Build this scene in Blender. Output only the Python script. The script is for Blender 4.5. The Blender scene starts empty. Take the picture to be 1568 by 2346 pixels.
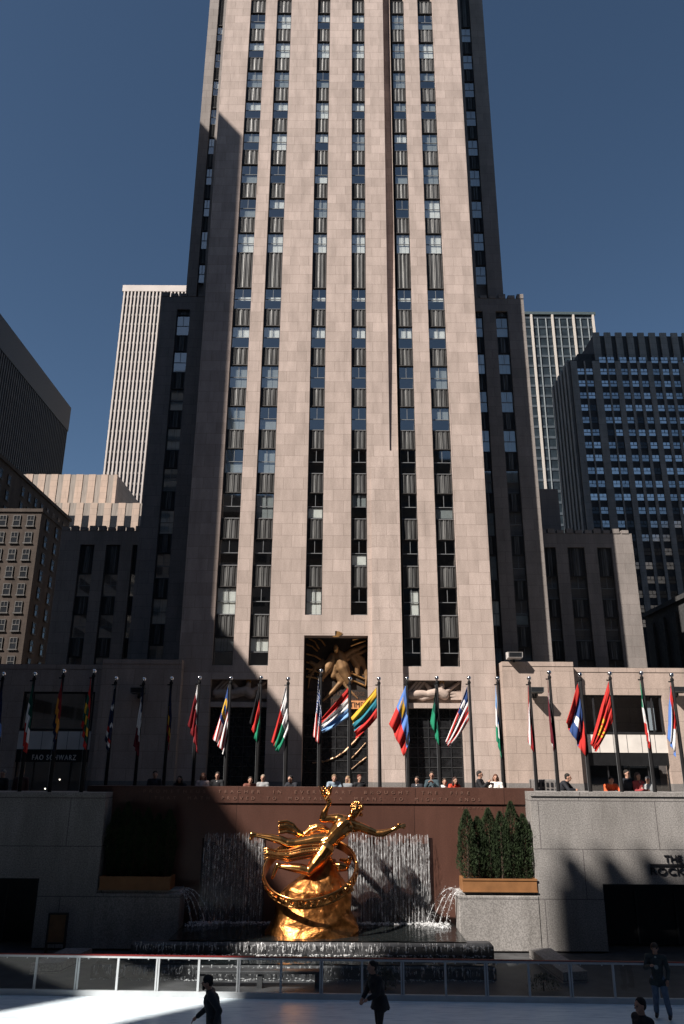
import bpy, bmesh, math, random
from mathutils import Vector, Matrix
R = math.radians
rnd = random.Random(7)
S = bpy.context.scene

# ------------------------------------------------------------------ camera, sky, sun, exposure
FPX, IW, IH = 1740.0, 1568.0, 2346.0          # focal length and picture size in the same units
CAM = Vector((0, 0, 6.5)); PITCH = R(18.5); ROLL = R(0.34)
_r = Vector((1, 0, 0)); _f = Vector((0, math.cos(PITCH), math.sin(PITCH))); _u = Vector((0, -math.sin(PITCH), math.cos(PITCH)))
RT = _r*math.cos(ROLL) + _u*math.sin(ROLL); UP = _u*math.cos(ROLL) - _r*math.sin(ROLL)
def W(px, py, Y):
    """point at distance Y on the plane of a facade, measured from the photograph"""
    d = _f + RT*((px-IW/2)/FPX) - UP*((py-IH/2)/FPX)
    return CAM + d*(Y/d.y)
cd = bpy.data.cameras.new('camera'); cam = bpy.data.objects.new('camera', cd); S.collection.objects.link(cam)
m3 = Matrix((RT, UP, -_f)).transposed()
cam.matrix_world = Matrix.Translation(CAM) @ m3.to_4x4()
cd.sensor_fit = 'VERTICAL'; cd.sensor_height = 36.0; cd.lens = 36.0*FPX/IH
cd.clip_start = 0.1; cd.clip_end = 5000
S.camera = cam

SUN_AZ, SUN_EL = R(50), R(43)                # degrees to the left of straight behind the camera, height
SUN = Vector((-math.cos(SUN_EL)*math.sin(SUN_AZ), -math.cos(SUN_EL)*math.cos(SUN_AZ), math.sin(SUN_EL)))
w = bpy.data.worlds.new('World'); S.world = w; w.use_nodes = True
nt = w.node_tree; nt.nodes.clear()
sky = nt.nodes.new('ShaderNodeTexSky'); sky.sky_type = 'NISHITA'; sky.sun_disc = False
sky.sun_elevation = SUN_EL; sky.sun_rotation = math.atan2(SUN.x, SUN.y)
sky.altitude = 1200; sky.air_density = 0.8; sky.dust_density = 0.7; sky.ozone_density = 1.0
hs = nt.nodes.new('ShaderNodeHueSaturation'); hs.inputs['Saturation'].default_value = 1.05; hs.inputs['Hue'].default_value = 0.494
bg = nt.nodes.new('ShaderNodeBackground'); bg.inputs['Strength'].default_value = 0.05
wo = nt.nodes.new('ShaderNodeOutputWorld')
nt.links.new(sky.outputs[0], hs.inputs['Color']); nt.links.new(hs.outputs[0], bg.inputs['Color']); nt.links.new(bg.outputs[0], wo.inputs[0])
sl = bpy.data.lights.new('sun', 'SUN'); so = bpy.data.objects.new('sun', sl); S.collection.objects.link(so)
sl.energy = 5.0; sl.angle = R(0.55); sl.color = (1.0, 0.94, 0.875)
so.rotation_euler = SUN.to_track_quat('Z', 'Y').to_euler(); so.location = (-60, -60, 150)
S.view_settings.view_transform = 'Standard'; S.view_settings.look = 'None'
S.view_settings.exposure = 0.85; S.view_settings.gamma = 1.0; S.view_settings.use_curve_mapping = False

# ------------------------------------------------------------------ materials
MATS = {}
def _base(name):
    m = bpy.data.materials.new(name); m.use_nodes = True
    n = m.node_tree.nodes; b = n['Principled BSDF']
    return m, m.node_tree, n, m.node_tree.links, b
def plain(name, col, rough=.6, metal=0., var=.25, scale=3., bump=0., spec=.35, stretch=(1, 1, 1)):
    if name in MATS: return MATS[name]
    m, t, n, l, b = _base(name)
    b.inputs['Roughness'].default_value = rough; b.inputs['Metallic'].default_value = metal
    b.inputs['Specular IOR Level'].default_value = spec
    g = n.new('ShaderNodeNewGeometry'); mp = n.new('ShaderNodeMapping'); mp.inputs['Scale'].default_value = stretch
    l.new(g.outputs['Position'], mp.inputs['Vector'])
    nz = n.new('ShaderNodeTexNoise'); nz.inputs['Scale'].default_value = scale; nz.inputs['Detail'].default_value = 5
    l.new(mp.outputs[0], nz.inputs['Vector'])
    cr = n.new('ShaderNodeValToRGB')
    lo = tuple(c*(1-var) for c in col); hi = tuple(min(1, c*(1+var)) for c in col)
    cr.color_ramp.elements[0].color = (*lo, 1); cr.color_ramp.elements[1].color = (*hi, 1)
    cr.color_ramp.elements[0].position = .3; cr.color_ramp.elements[1].position = .7
    l.new(nz.outputs[0], cr.inputs[0]); l.new(cr.outputs[0], b.inputs['Base Color'])
    if bump:
        bm = n.new('ShaderNodeBump'); bm.inputs['Strength'].default_value = bump; bm.inputs['Distance'].default_value = .02
        l.new(nz.outputs[0], bm.inputs['Height']); l.new(bm.outputs[0], b.inputs['Normal'])
    MATS[name] = m; return m
def ashlar(name, c1, c2, mort, bw, rh, ms=.008, rough=.8, stain=.22, speck=0., bump=.25, spec=.2, off=.5):
    """stone or brick laid in courses, with weather stains"""
    m, t, n, l, b = _base(name)
    b.inputs['Roughness'].default_value = rough; b.inputs['Specular IOR Level'].default_value = spec
    g = n.new('ShaderNodeNewGeometry'); sp = n.new('ShaderNodeSeparateXYZ'); l.new(g.outputs['Position'], sp.inputs[0])
    ad = n.new('ShaderNodeMath'); ad.operation = 'ADD'; l.new(sp.outputs[0], ad.inputs[0]); l.new(sp.outputs[1], ad.inputs[1])
    cb = n.new('ShaderNodeCombineXYZ'); l.new(ad.outputs[0], cb.inputs[0]); l.new(sp.outputs[2], cb.inputs[1])
    br = n.new('ShaderNodeTexBrick'); l.new(cb.outputs[0], br.inputs['Vector'])
    br.inputs['Color1'].default_value = (*c1, 1); br.inputs['Color2'].default_value = (*c2, 1); br.inputs['Mortar'].default_value = (*mort, 1)
    br.inputs['Scale'].default_value = 1; br.inputs['Mortar Size'].default_value = ms; br.inputs['Mortar Smooth'].default_value = .3
    br.inputs['Bias'].default_value = 0; br.inputs['Brick Width'].default_value = bw; br.inputs['Row Height'].default_value = rh
    br.offset = off
    nz = n.new('ShaderNodeTexNoise'); nz.inputs['Scale'].default_value = .45; nz.inputs['Detail'].default_value = 9; nz.inputs['Roughness'].default_value = .65
    mp = n.new('ShaderNodeMapping'); mp.inputs['Scale'].default_value = (2.4, 2.4, .55)
    l.new(g.outputs['Position'], mp.inputs[0]); l.new(mp.outputs[0], nz.inputs['Vector'])
    cr = n.new('ShaderNodeValToRGB'); cr.color_ramp.elements[0].position = .3; cr.color_ramp.elements[1].position = .72
    cr.color_ramp.elements[0].color = (1-stain, 1-stain*1.05, 1-stain*1.1, 1); cr.color_ramp.elements[1].color = (1.06, 1.04, 1.03, 1)
    l.new(nz.outputs[0], cr.inputs[0])
    mx = n.new('ShaderNodeMix'); mx.data_type = 'RGBA'; mx.blend_type = 'MULTIPLY'; mx.inputs['Factor'].default_value = 1
    l.new(br.outputs['Color'], mx.inputs[6]); l.new(cr.outputs[0], mx.inputs[7])
    out = mx.outputs[2]
    n2 = n.new('ShaderNodeTexNoise'); n2.inputs['Scale'].default_value = 14 if not speck else 22; n2.inputs['Detail'].default_value = 6
    l.new(g.outputs['Position'], n2.inputs['Vector'])
    c2r = n.new('ShaderNodeValToRGB'); k = .10 if not speck else speck
    c2r.color_ramp.elements[0].color = (1-k,)*3+(1,); c2r.color_ramp.elements[1].color = (1+k,)*3+(1,)
    c2r.color_ramp.elements[0].position = .35; c2r.color_ramp.elements[1].position = .65
    l.new(n2.outputs[0], c2r.inputs[0])
    m2 = n.new('ShaderNodeMix'); m2.data_type = 'RGBA'; m2.blend_type = 'MULTIPLY'; m2.inputs['Factor'].default_value = 1
    l.new(out, m2.inputs[6]); l.new(c2r.outputs[0], m2.inputs[7]); l.new(m2.outputs[2], b.inputs['Base Color'])
    bp = n.new('ShaderNodeBump'); bp.inputs['Strength'].default_value = bump; bp.inputs['Distance'].default_value = .015; bp.invert = True
    l.new(br.outputs['Fac'], bp.inputs['Height']); l.new(bp.outputs[0], b.inputs['Normal'])
    MATS[name] = m; return m
def glass(name, tint=(.9, .95, 1), gloss=.4, rough=.03, bump=.0):
    m, t, n, l, b = _base(name); n.remove(b)
    tr = n.new('ShaderNodeBsdfTransparent'); tr.inputs[0].default_value = (*tint, 1)
    gl = n.new('ShaderNodeBsdfGlossy'); gl.inputs['Roughness'].default_value = rough; gl.inputs['Color'].default_value = (1, .93, .86, 1)
    lw = n.new('ShaderNodeLayerWeight'); lw.inputs['Blend'].default_value = .35
    mr = n.new('ShaderNodeMapRange'); mr.inputs['To Min'].default_value = gloss*.7; mr.inputs['To Max'].default_value = min(1, gloss*2)
    l.new(lw.outputs['Facing'], mr.inputs['Value'])
    mx = n.new('ShaderNodeMixShader'); l.new(mr.outputs[0], mx.inputs[0]); l.new(tr.outputs[0], mx.inputs[1]); l.new(gl.outputs[0], mx.inputs[2])
    if bump:
        g = n.new('ShaderNodeNewGeometry'); nz = n.new('ShaderNodeTexNoise'); nz.inputs['Scale'].default_value = .9
        l.new(g.outputs['Position'], nz.inputs['Vector'])
        bp = n.new('ShaderNodeBump'); bp.inputs['Strength'].default_value = bump; bp.inputs['Distance'].default_value = .02
        l.new(nz.outputs[0], bp.inputs['Height']); l.new(bp.outputs[0], gl.inputs['Normal'])
    l.new(mx.outputs[0], n['Material Output'].inputs[0]); MATS[name] = m; return m
def emit(name, col, st):
    m, t, n, l, b = _base(name)
    b.inputs['Base Color'].default_value = (*col, 1); b.inputs['Emission Color'].default_value = (*col, 1); b.inputs['Emission Strength'].default_value = st
    MATS[name] = m; return m

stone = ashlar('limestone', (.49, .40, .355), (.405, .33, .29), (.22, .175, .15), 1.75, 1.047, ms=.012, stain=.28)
stone_shaded = ashlar('limestone_wing_shaded', (.27, .24, .222), (.235, .21, .195), (.14, .11, .1), 1.9, 1.047, ms=.012, stain=.25)  # same limestone as the front, its shade painted in as a greyer, darker tone
stone_annex = ashlar('limestone_annex', (.43, .34, .29), (.39, .31, .265), (.2, .16, .135), 2.3, 1.25, ms=.014, stain=.25)
granite_base = ashlar('granite_base', (.2, .185, .175), (.18, .17, .165), (.08, .08, .08), 2.4, 1.2, ms=.012, speck=.2)
granite_red = ashlar('red_granite', (.095, .045, .033), (.082, .039, .029), (.03, .015, .012), 3.6, 12.0, ms=.012, rough=.35, stain=.28, speck=.12, spec=.4, off=0)
granite_grey = ashlar('grey_granite', (.30, .285, .27), (.265, .255, .245), (.11, .10, .1), 4.6, 1.75, ms=.016, rough=.7, stain=.34, speck=.30, off=.35)
brick = ashlar('brown_brick_shaded', (.082, .063, .052), (.064, .05, .042), (.08, .063, .053), .5, .16, ms=.02, stain=.5)  # dappled shade put into the colour: dimmed brick with strong mottling
cream = ashlar('cream_limestone', (.47, .36, .29), (.42, .33, .27), (.25, .2, .17), 2.2, 1.2, ms=.02, stain=.2)
white_stone = plain('white_limestone_fin', (.50, .44, .40), .8, var=.08, scale=.2)
dark_pane = plain('dark_glazing', (.02, .022, .026), .12, spec=.5, var=.2)
spandrel_m = plain('aluminium_spandrel', (.10, .098, .094), .5, .3, var=.55, scale=1.2, stretch=(4, 4, .35))
spandrel_d = plain('aluminium_spandrel_edge', (.05, .045, .042), .55, .3, var=.3, scale=2)
spandrel_sh = plain('aluminium_spandrel_shaded', (.042, .041, .040), .55, .3, var=.6, scale=1.2, stretch=(4, 4, .35))  # outer flutes: same metal, darkened to paint their shade
frame_m = plain('bronze_sash', (.045, .045, .045), .5, .2, var=.1)
sash_m = plain('grey_sash', (.16, .165, .17), .5, .1, var=.1)
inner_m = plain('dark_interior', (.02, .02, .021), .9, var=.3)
blind_m = plain('window_blind', (.84, .86, .82), .85, var=.06, scale=2)
blind_g = plain('grey_blind_sky_tone', (.30, .33, .33), .85, var=.1, scale=2)
ceil_m = plain('lit_ceiling_panel', (.6, .55, .45), .8)
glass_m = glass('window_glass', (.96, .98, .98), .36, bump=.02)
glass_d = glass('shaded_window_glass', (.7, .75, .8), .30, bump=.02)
gold = plain('gilded_bronze', (.70, .315, .10), .20, 1.0, var=.22, scale=2.4, bump=.10)
gold_rock = plain('gilded_rock', (.36, .145, .042), .40, 1.0, var=.5, scale=5, bump=.8)
gilt_dim = plain('tarnished_gilt', (.42, .23, .09), .45, .8, var=.3, scale=3)
pole_m = plain('dark_pole_paint', (.014, .0135, .014), .7, .0, var=.15, spec=.08)
chrome = plain('polished_finial', (.85, .84, .82), .15, 1.0, var=.03)
white_p = plain('white_rail_paint', (.45, .47, .48), .5, var=.08)
red_p = plain('red_rail_cap', (.17, .018, .016), .5, var=.15)
planter_m = plain('copper_planter', (.25, .115, .045), .55, .1, var=.2, scale=2)
soil_m = plain('soil', (.03, .022, .016), .95)
leaf_m = plain('evergreen_leaf', (.020, .034, .011), .8, var=.55, scale=5)
bark_m = plain('bark', (.06, .04, .028), .9, scale=8)
asphalt = plain('pavement_stone', (.14, .135, .13), .85, scale=1.5)
floor_m = plain('dark_slate_floor', (.055, .055, .057), .55, scale=2, var=.35)
black_m = plain('black_metal', (.018, .018, .02), .5)
lamp_box = plain('floodlight_housing', (.10, .105, .105), .55)
lamp_pale = plain('pale_floodlight_housing', (.45, .42, .40), .6)
panel_m = plain('white_stone_panel', (.62, .57, .52), .6, var=.12, scale=.8)
letter_m = plain('dull_bronze_letter', (.21, .115, .085), .5, .2, var=.2)
black_letter = plain('black_letter', (.012, .012, .014), .5)
sunlit_panel = plain('sunlight_painted_panel', (.62, .27, .11), .6)  # orange paints the sunlight on the end of the text band

# ice: scratched, faintly blue white
m, t, n, l, b = _base('rink_ice'); ice_m = m
g = n.new('ShaderNodeNewGeometry'); nz = n.new('ShaderNodeTexNoise'); nz.inputs['Scale'].default_value = 1.2; nz.inputs['Detail'].default_value = 9; nz.inputs['Roughness'].default_value = .7
mp = n.new('ShaderNodeMapping'); mp.inputs['Scale'].default_value = (1, 3, 1); l.new(g.outputs['Position'], mp.inputs[0]); l.new(mp.outputs[0], nz.inputs['Vector'])
cr = n.new('ShaderNodeValToRGB'); cr.color_ramp.elements[0].color = (.70, .80, .85, 1); cr.color_ramp.elements[1].color = (.82, .90, .94, 1)
cr.color_ramp.elements[0].position = .35; cr.color_ramp.elements[1].position = .65
l.new(nz.outputs[0], cr.inputs[0]); l.new(cr.outputs[0], b.inputs['Base Color']); b.inputs['Roughness'].default_value = .34; b.inputs['Specular IOR Level'].default_value = .6; b.inputs['Specular Tint'].default_value = (.45, .85, 1.0, 1)
src = cr.outputs[0]
for rot, sc in ((.35, (1.1, 22, 1)), (-.5, (1.4, 30, 1)), (1.2, (1.2, 18, 1))):
    mq = n.new('ShaderNodeMapping'); mq.inputs['Rotation'].default_value = (0, 0, rot); mq.inputs['Scale'].default_value = sc; l.new(g.outputs['Position'], mq.inputs[0])
    nq = n.new('ShaderNodeTexNoise'); nq.inputs['Scale'].default_value = .9; nq.inputs['Detail'].default_value = 4; nq.inputs['Distortion'].default_value = .6; l.new(mq.outputs[0], nq.inputs['Vector'])
    rq = n.new('ShaderNodeValToRGB'); rq.color_ramp.elements[0].position = .58; rq.color_ramp.elements[1].position = .64; rq.color_ramp.elements[0].color = (1,1,1,1); rq.color_ramp.elements[1].color = (.72,.76,.80,1); l.new(nq.outputs[0], rq.inputs[0])
    xq = n.new('ShaderNodeMix'); xq.data_type = 'RGBA'; xq.blend_type = 'MULTIPLY'; xq.inputs['Factor'].default_value = 1; l.new(src, xq.inputs[6]); l.new(rq.outputs[0], xq.inputs[7]); src = xq.outputs[2]
l.new(src, b.inputs['Base Color'])
wv = n.new('ShaderNodeTexNoise'); wv.inputs['Scale'].default_value = 30; l.new(g.outputs['Position'], wv.inputs['Vector'])
bp = n.new('ShaderNodeBump'); bp.inputs['Strength'].default_value = .08; l.new(wv.outputs[0], bp.inputs['Height']); l.new(bp.outputs[0], b.inputs['Normal'])
# pool water: dark, rippled
m, t, n, l, b = _base('pool_water'); pool_m = m
b.inputs['Base Color'].default_value = (.012, .014, .014, 1); b.inputs['Roughness'].default_value = .06; b.inputs['Specular IOR Level'].default_value = .6
g = n.new('ShaderNodeNewGeometry'); nz = n.new('ShaderNodeTexNoise'); nz.inputs['Scale'].default_value = 5; nz.inputs['Detail'].default_value = 4; l.new(g.outputs['Position'], nz.inputs['Vector'])
bp = n.new('ShaderNodeBump'); bp.inputs['Strength'].default_value = .35; bp.inputs['Distance'].default_value = .04; l.new(nz.outputs[0], bp.inputs['Height']); l.new(bp.outputs[0], b.inputs['Normal'])
# falling water: broken white strands
def falling(name, dens):
    m, t, n, l, b = _base(name)
    b.inputs['Base Color'].default_value = (.86, .86, .86, 1); b.inputs['Roughness'].default_value = .18; b.inputs['Specular IOR Level'].default_value = .8
    g = n.new('ShaderNodeNewGeometry'); mp = n.new('ShaderNodeMapping'); mp.inputs['Scale'].default_value = (9, 9, 2.6); l.new(g.outputs['Position'], mp.inputs[0])
    nz = n.new('ShaderNodeTexNoise'); nz.inputs['Scale'].default_value = 1.6; nz.inputs['Detail'].default_value = 3; l.new(mp.outputs[0], nz.inputs['Vector'])
    cr = n.new('ShaderNodeValToRGB'); cr.color_ramp.elements[0].position = .42; cr.color_ramp.elements[1].position = .70
    cr.color_ramp.elements[0].color = (dens*.18,)*3+(1,); cr.color_ramp.elements[1].color = (dens,)*3+(1,)
    l.new(nz.outputs[0], cr.inputs[0]); l.new(cr.outputs[0], b.inputs['Alpha']); MATS[name] = m; return m
stream_m = falling('falling_water', .42); film_m = falling('water_film', .22); foam_m = falling('foaming_water', .7); spill_m = falling('spilling_water', .8)

# ------------------------------------------------------------------ mesh helpers
def wpos(o):
    p = Vector((0, 0, 0))
    while o: p += o.location; o = o.parent
    return p
class MB:
    def __init__(s): s.v = []; s.f = []; s.mi = []; s.m = 0; s.sm = []; s.smooth = False
    def add(s, vs, fs):
        o = len(s.v); s.v += [Vector(v) for v in vs]
        for f in fs: s.f.append([i+o for i in f]); s.mi.append(s.m); s.sm.append(s.smooth)
    def box(s, x0, x1, y0, y1, z0, z1):
        s.add([(x0,y0,z0),(x1,y0,z0),(x1,y1,z0),(x0,y1,z0),(x0,y0,z1),(x1,y0,z1),(x1,y1,z1),(x0,y1,z1)],
              [(0,3,2,1),(4,5,6,7),(0,1,5,4),(1,2,6,5),(2,3,7,6),(3,0,4,7)])
    def bevbox(s, x0, x1, y0, y1, z0, z1, b=.02):
        """box with chamfered vertical and top edges"""
        pts = [(x0+b,y0),(x1-b,y0),(x1,y0+b),(x1,y1-b),(x1-b,y1),(x0+b,y1),(x0,y1-b),(x0,y0+b)]
        cx, cy = (x0+x1)/2, (y0+y1)/2
        vs = [(x,y,z0) for x,y in pts]+[(x,y,z1-b) for x,y in pts]
        vs += [(x+(b if x<cx else -b), y+(b if y<cy else -b), z1) for x,y in pts]
        fs = [tuple(range(7,-1,-1)), tuple(range(16,24))]
        for k in (0, 8):
            for i in range(8): j=(i+1)%8; fs.append((k+i,k+j,k+8+j,k+8+i))
        s.add(vs, fs)
    def prism(s, poly, axis, a, b):
        """polygon in the two other axes extruded along axis from a to b"""
        n = len(poly)
        def P(p, t): return (t,p[0],p[1]) if axis=='x' else (p[0],t,p[1]) if axis=='y' else (p[0],p[1],t)
        vs = [P(p,a) for p in poly]+[P(p,b) for p in poly]
        s.add(vs, [tuple(range(n)), tuple(range(2*n-1,n-1,-1))]+[(i,n+i,n+(i+1)%n,(i+1)%n) for i in range(n)])
    def quad(s, a, b, c, d): s.add([a,b,c,d], [(0,1,2,3)])
    def capsule(s, p, q, r1, r2, n=12, flat=None):
        p, q = Vector(p), Vector(q); ax = q-p
        if ax.length < 1e-6: ax = Vector((0,0,1e-4))
        d = ax.normalized(); t = Vector((0,0,1)) if abs(d.z)<.9 else Vector((1,0,0))
        e1 = d.cross(t).normalized(); e2 = d.cross(e1)
        rings = []
        for k in range(1, 4): a = -math.pi/2+k*math.pi/6; rings.append((p+d*(r1*math.sin(a)), r1*math.cos(a)))
        for k in range(0, 3): a = k*math.pi/6; rings.append((q+d*(r2*math.sin(a)), r2*math.cos(a)))
        vs = [p-d*r1]
        for c, r in rings:
            for i in range(n): a = 2*math.pi*i/n; vs.append(c+e1*(r*math.cos(a))+e2*(r*math.sin(a)))
        vs.append(q+d*r2); fs = []
        for i in range(n): fs.append((0, 1+(i+1)%n, 1+i))
        for k in range(len(rings)-1):
            for i in range(n): j=(i+1)%n; fs.append((1+k*n+i, 1+k*n+j, 1+(k+1)*n+j, 1+(k+1)*n+i))
        L = 1+(len(rings)-1)*n; T = len(vs)-1
        for i in range(n): fs.append((L+i, L+(i+1)%n, T))
        s.add(vs, fs)
    def ball(s, c, r, n=10):
        c = Vector(c); r = Vector((r,r,r)) if not hasattr(r,'__len__') else Vector(r)
        vs = [c+Vector((0,0,-r.z))]; k2 = n//2
        for k in range(1, k2):
            a = -math.pi/2+math.pi*k/k2
            for i in range(n): t = 2*math.pi*i/n; vs.append(c+Vector((r.x*math.cos(a)*math.cos(t), r.y*math.cos(a)*math.sin(t), r.z*math.sin(a))))
        vs.append(c+Vector((0,0,r.z))); fs = [(0,1+(i+1)%n,1+i) for i in range(n)]
        for k in range(k2-2):
            for i in range(n): j=(i+1)%n; fs.append((1+k*n+i,1+k*n+j,1+(k+1)*n+j,1+(k+1)*n+i))
        L = 1+(k2-2)*n; T = len(vs)-1
        fs += [(L+i, L+(i+1)%n, T) for i in range(n)]
        s.add(vs, fs)
    def tube(s, pts, rads, n=8):
        pts = [Vector(p) for p in pts]
        if not hasattr(rads,'__len__'): rads = [rads]*len(pts)
        vs = []; 
        for i, p in enumerate(pts):
            d = (pts[min(i+1,len(pts)-1)]-pts[max(i-1,0)]).normalized()
            t = Vector((0,0,1)) if abs(d.z)<.9 else Vector((0,1,0))
            e1 = d.cross(t).normalized(); e2 = d.cross(e1)
            for k in range(n): a=2*math.pi*k/n; vs.append(p+e1*(rads[i]*math.cos(a))+e2*(rads[i]*math.sin(a)))
        fs = [tuple(range(n)), tuple(range(len(vs)-1,len(vs)-n-1,-1))]
        for i in range(len(pts)-1):
            for k in range(n): j=(k+1)%n; fs.append((i*n+k,(i+1)*n+k,(i+1)*n+j,i*n+j))
        s.add(vs, fs)
    def chain(s, pts, rads, n=12):
        for i in range(len(pts)-1): s.capsule(pts[i], pts[i+1], rads[i], rads[i+1], n)
    def mesh(s, name, org=Vector((0,0,0))):
        me = bpy.data.meshes.new(name); me.from_pydata([v-org for v in s.v], [], s.f)
        for i, p in enumerate(me.polygons): p.material_index = s.mi[i]; p.use_smooth = s.sm[i]
        bm = bmesh.new(); bm.from_mesh(me); bmesh.ops.recalc_face_normals(bm, faces=bm.faces); bm.to_mesh(me); bm.free()
        return me
    def build(s, name, mats, parent=None, at=None, local=False):
        if not isinstance(mats, (list, tuple)): mats = [mats]
        if at is None: at = wpos(parent) if parent else Vector((0,0,0))
        at = Vector(at)
        me = s.mesh(name, Vector((0,0,0)) if local else at)
        for m in mats: me.materials.append(m)
        o = bpy.data.objects.new(name, me); S.collection.objects.link(o)
        if parent: o.parent = parent
        if not local: o.location = at-(wpos(parent) if parent else Vector((0,0,0)))
        return o
    def remesh(s, name, mat, parent=None, voxel=.02, it=3, local=False, at=None):
        o = s.build(name, mat, parent, at, local)
        md = o.modifiers.new('r', 'REMESH'); md.mode = 'VOXEL'; md.voxel_size = voxel
        if it: ms = o.modifiers.new('s', 'SMOOTH'); ms.iterations = it; ms.factor = .5
        dg = bpy.context.evaluated_depsgraph_get(); dg.update()
        me = bpy.data.meshes.new_from_object(o.evaluated_get(dg)); o.modifiers.clear(); o.data = me; me.name = name
        for p in me.polygons: p.use_smooth = True
        if not me.materials: me.materials.append(mat)
        return o
def inst(me, name, parent, loc):
    o = bpy.data.objects.new(name, me); S.collection.objects.link(o)
    if parent: o.parent = parent
    o.location = loc; return o
def tag(o, label=None, cat=None, group=None, kind=None):
    if label: o['label'] = label
    if cat: o['category'] = cat
    if group: o['group'] = group
    if kind: o['kind'] = kind
    return o
def thing(name, label, cat, loc=(0,0,0), rz=0, group=None):
    o = bpy.data.objects.new(name, None); S.collection.objects.link(o); o.location = loc; o.rotation_euler = (0,0,rz); o.empty_display_size = .3
    return tag(o, label, cat, group)
def textmb(txt, size, cx, y, z, depth=.02, spacing=1.0, align='CENTER', width=None):
    """lettering standing on a wall that faces the rink"""
    cu = bpy.data.curves.new('t', 'FONT'); cu.body = txt; cu.size = size; cu.extrude = depth/2; cu.space_character = spacing; cu.align_x = align; cu.resolution_u = 3
    o = bpy.data.objects.new('t', cu); S.collection.objects.link(o)
    dg = bpy.context.evaluated_depsgraph_get(); dg.update()
    me = bpy.data.meshes.new_from_object(o.evaluated_get(dg)); bpy.data.objects.remove(o)
    xs = [v.co.x for v in me.vertices]; k = 1.0
    if width: k = width/(max(xs)-min(xs))
    mb = MB(); mid = (max(xs)+min(xs))/2 if align=='CENTER' else min(xs)
    mb.add([(cx+(v.co.x-mid)*k, y-v.co.z-depth/2, z+v.co.y) for v in me.vertices], [tuple(p.vertices) for p in me.polygons])
    bpy.data.meshes.remove(me); return mb
def wall_cells(mb, X0, X1, Z0, Z1, ya, yb, openings):
    """solid wall between X0..X1, Z0..Z1 left out where the openings (xa,xb,za,zb) are"""
    xs = sorted({X0, X1, *[o[0] for o in openings], *[o[1] for o in openings]})
    xs = [x for x in xs if X0 <= x <= X1]
    for a, b in zip(xs, xs[1:]):
        c = (a+b)/2; seg = [(max(Z0,o[2]), min(Z1,o[3])) for o in openings if o[0] <= c <= o[1]]; seg.sort()
        z = Z0
        for p, q in seg:
            if p > z+1e-4: mb.box(a, b, ya, yb, z, p)
            z = max(z, q)
        if z < Z1-1e-4: mb.box(a, b, ya, yb, z, Z1)
GZ = 4.20                                      # street level above the ice

# ------------------------------------------------------------------ ground
def slab(name, mat, x0, x1, y0, y1, z0, z1, label):
    mb = MB(); mb.box(x0, x1, y0, y1, z0, z1); o = mb.build(name, mat); tag(o, label, 'ground', kind='structure'); return o
mb = MB()
for (a, b_, c, d) in [(-900,900,33.6,1500), (-900,-26,-900,33.6), (26,900,-900,33.6), (-26,26,-900,-6)]:
    mb.quad((a,c,GZ),(b_,c,GZ),(b_,d,GZ),(a,d,GZ))
tag(mb.build('street_ground', asphalt), 'grey stone street level around the sunken rink', 'ground', kind='structure')
slab('plaza_floor', floor_m, -26, 26, -6, 33.6, -.4, -.06, 'dark slate floor of the sunken plaza')
mb = MB(); mb.quad((-22,4,.0),(22,4,.0),(22,26.0,.0),(-22,26.0,.0)); mb.quad((-22,26.0,-.0),(22,26.0,.0),(22,26.0,-.06),(-22,26.0,-.06))
tag(mb.build('ice', ice_m), 'white skating ice with a blade of sunlight across it', 'ice', kind='structure')
mb = MB()
for (a, b_, c, d) in [(-26.3,-26,-6,33),(26,26.3,-6,33),(-26,26,-6.3,-6)]: mb.box(a,b_,c,d,-.4,GZ+.003)
tag(mb.build('sunken_plaza_walls', granite_grey), 'grey retaining walls around the sunken plaza', 'wall', kind='structure')

# ------------------------------------------------------------------ main tower
YF = 62.0; PIT = 4.18; ZT0 = 20.67
def cx_(x, y=1450, Y=YF): return W(x, y, Y).x
L1 = (cx_(490), cx_(537)); L2 = (cx_(572), cx_(617)); C1 = (cx_(698), cx_(737)); C2 = (cx_(804), cx_(843)); R1 = (cx_(921), cx_(965)); R2 = (cx_(1007), cx_(1053))
COLS = [L1, L2, C1, C2, R1, R2]
XL, XR = cx_(412, 1480), cx_(1133, 1480); ZTOP = 150.0
tower = thing('office_tower', 'tall pale limestone skyscraper with six vertical window strips facing the rink', 'skyscraper', (0, YF, GZ))
zsill_o, zsill_c = 14.15, 18.3
portal_top = W(770, 1456, YF).z; ent_top = W(550, 1556, YF).z
PX = (C1[0]-.02, C2[1]+.02)
LX = (L1[0]-.02, L2[1]+.02); RX = (R1[0]-.02+.25, R2[1]+.02)
slot = (cx_(879, 120), cx_(895, 120)); zslot = W(898, 1185, YF).z
ops = [(c[0], c[1], zsill_c if i in (2, 3) else zsill_o, ZTOP) for i, c in enumerate(COLS)]
ops += [(PX[0], PX[1], GZ, portal_top), (LX[0], LX[1], GZ, ent_top), (RX[0], RX[1], GZ, ent_top), (slot[0], slot[1], zslot, ZTOP)]
mb = MB(); wall_cells(mb, XL, XR, GZ+1.15, ZTOP, YF, YF+1.3, [(o[0], o[1], max(o[2], GZ+1.15) if o[2] > GZ+2 else GZ+1.15, o[3]) for o in ops])
mb.prism([(YF, zslot), (YF+1.25, 84), (YF+1.25, ZTOP), (YF+1.3, ZTOP), (YF+1.3, zslot)], 'x', slot[0], slot[1])
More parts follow.
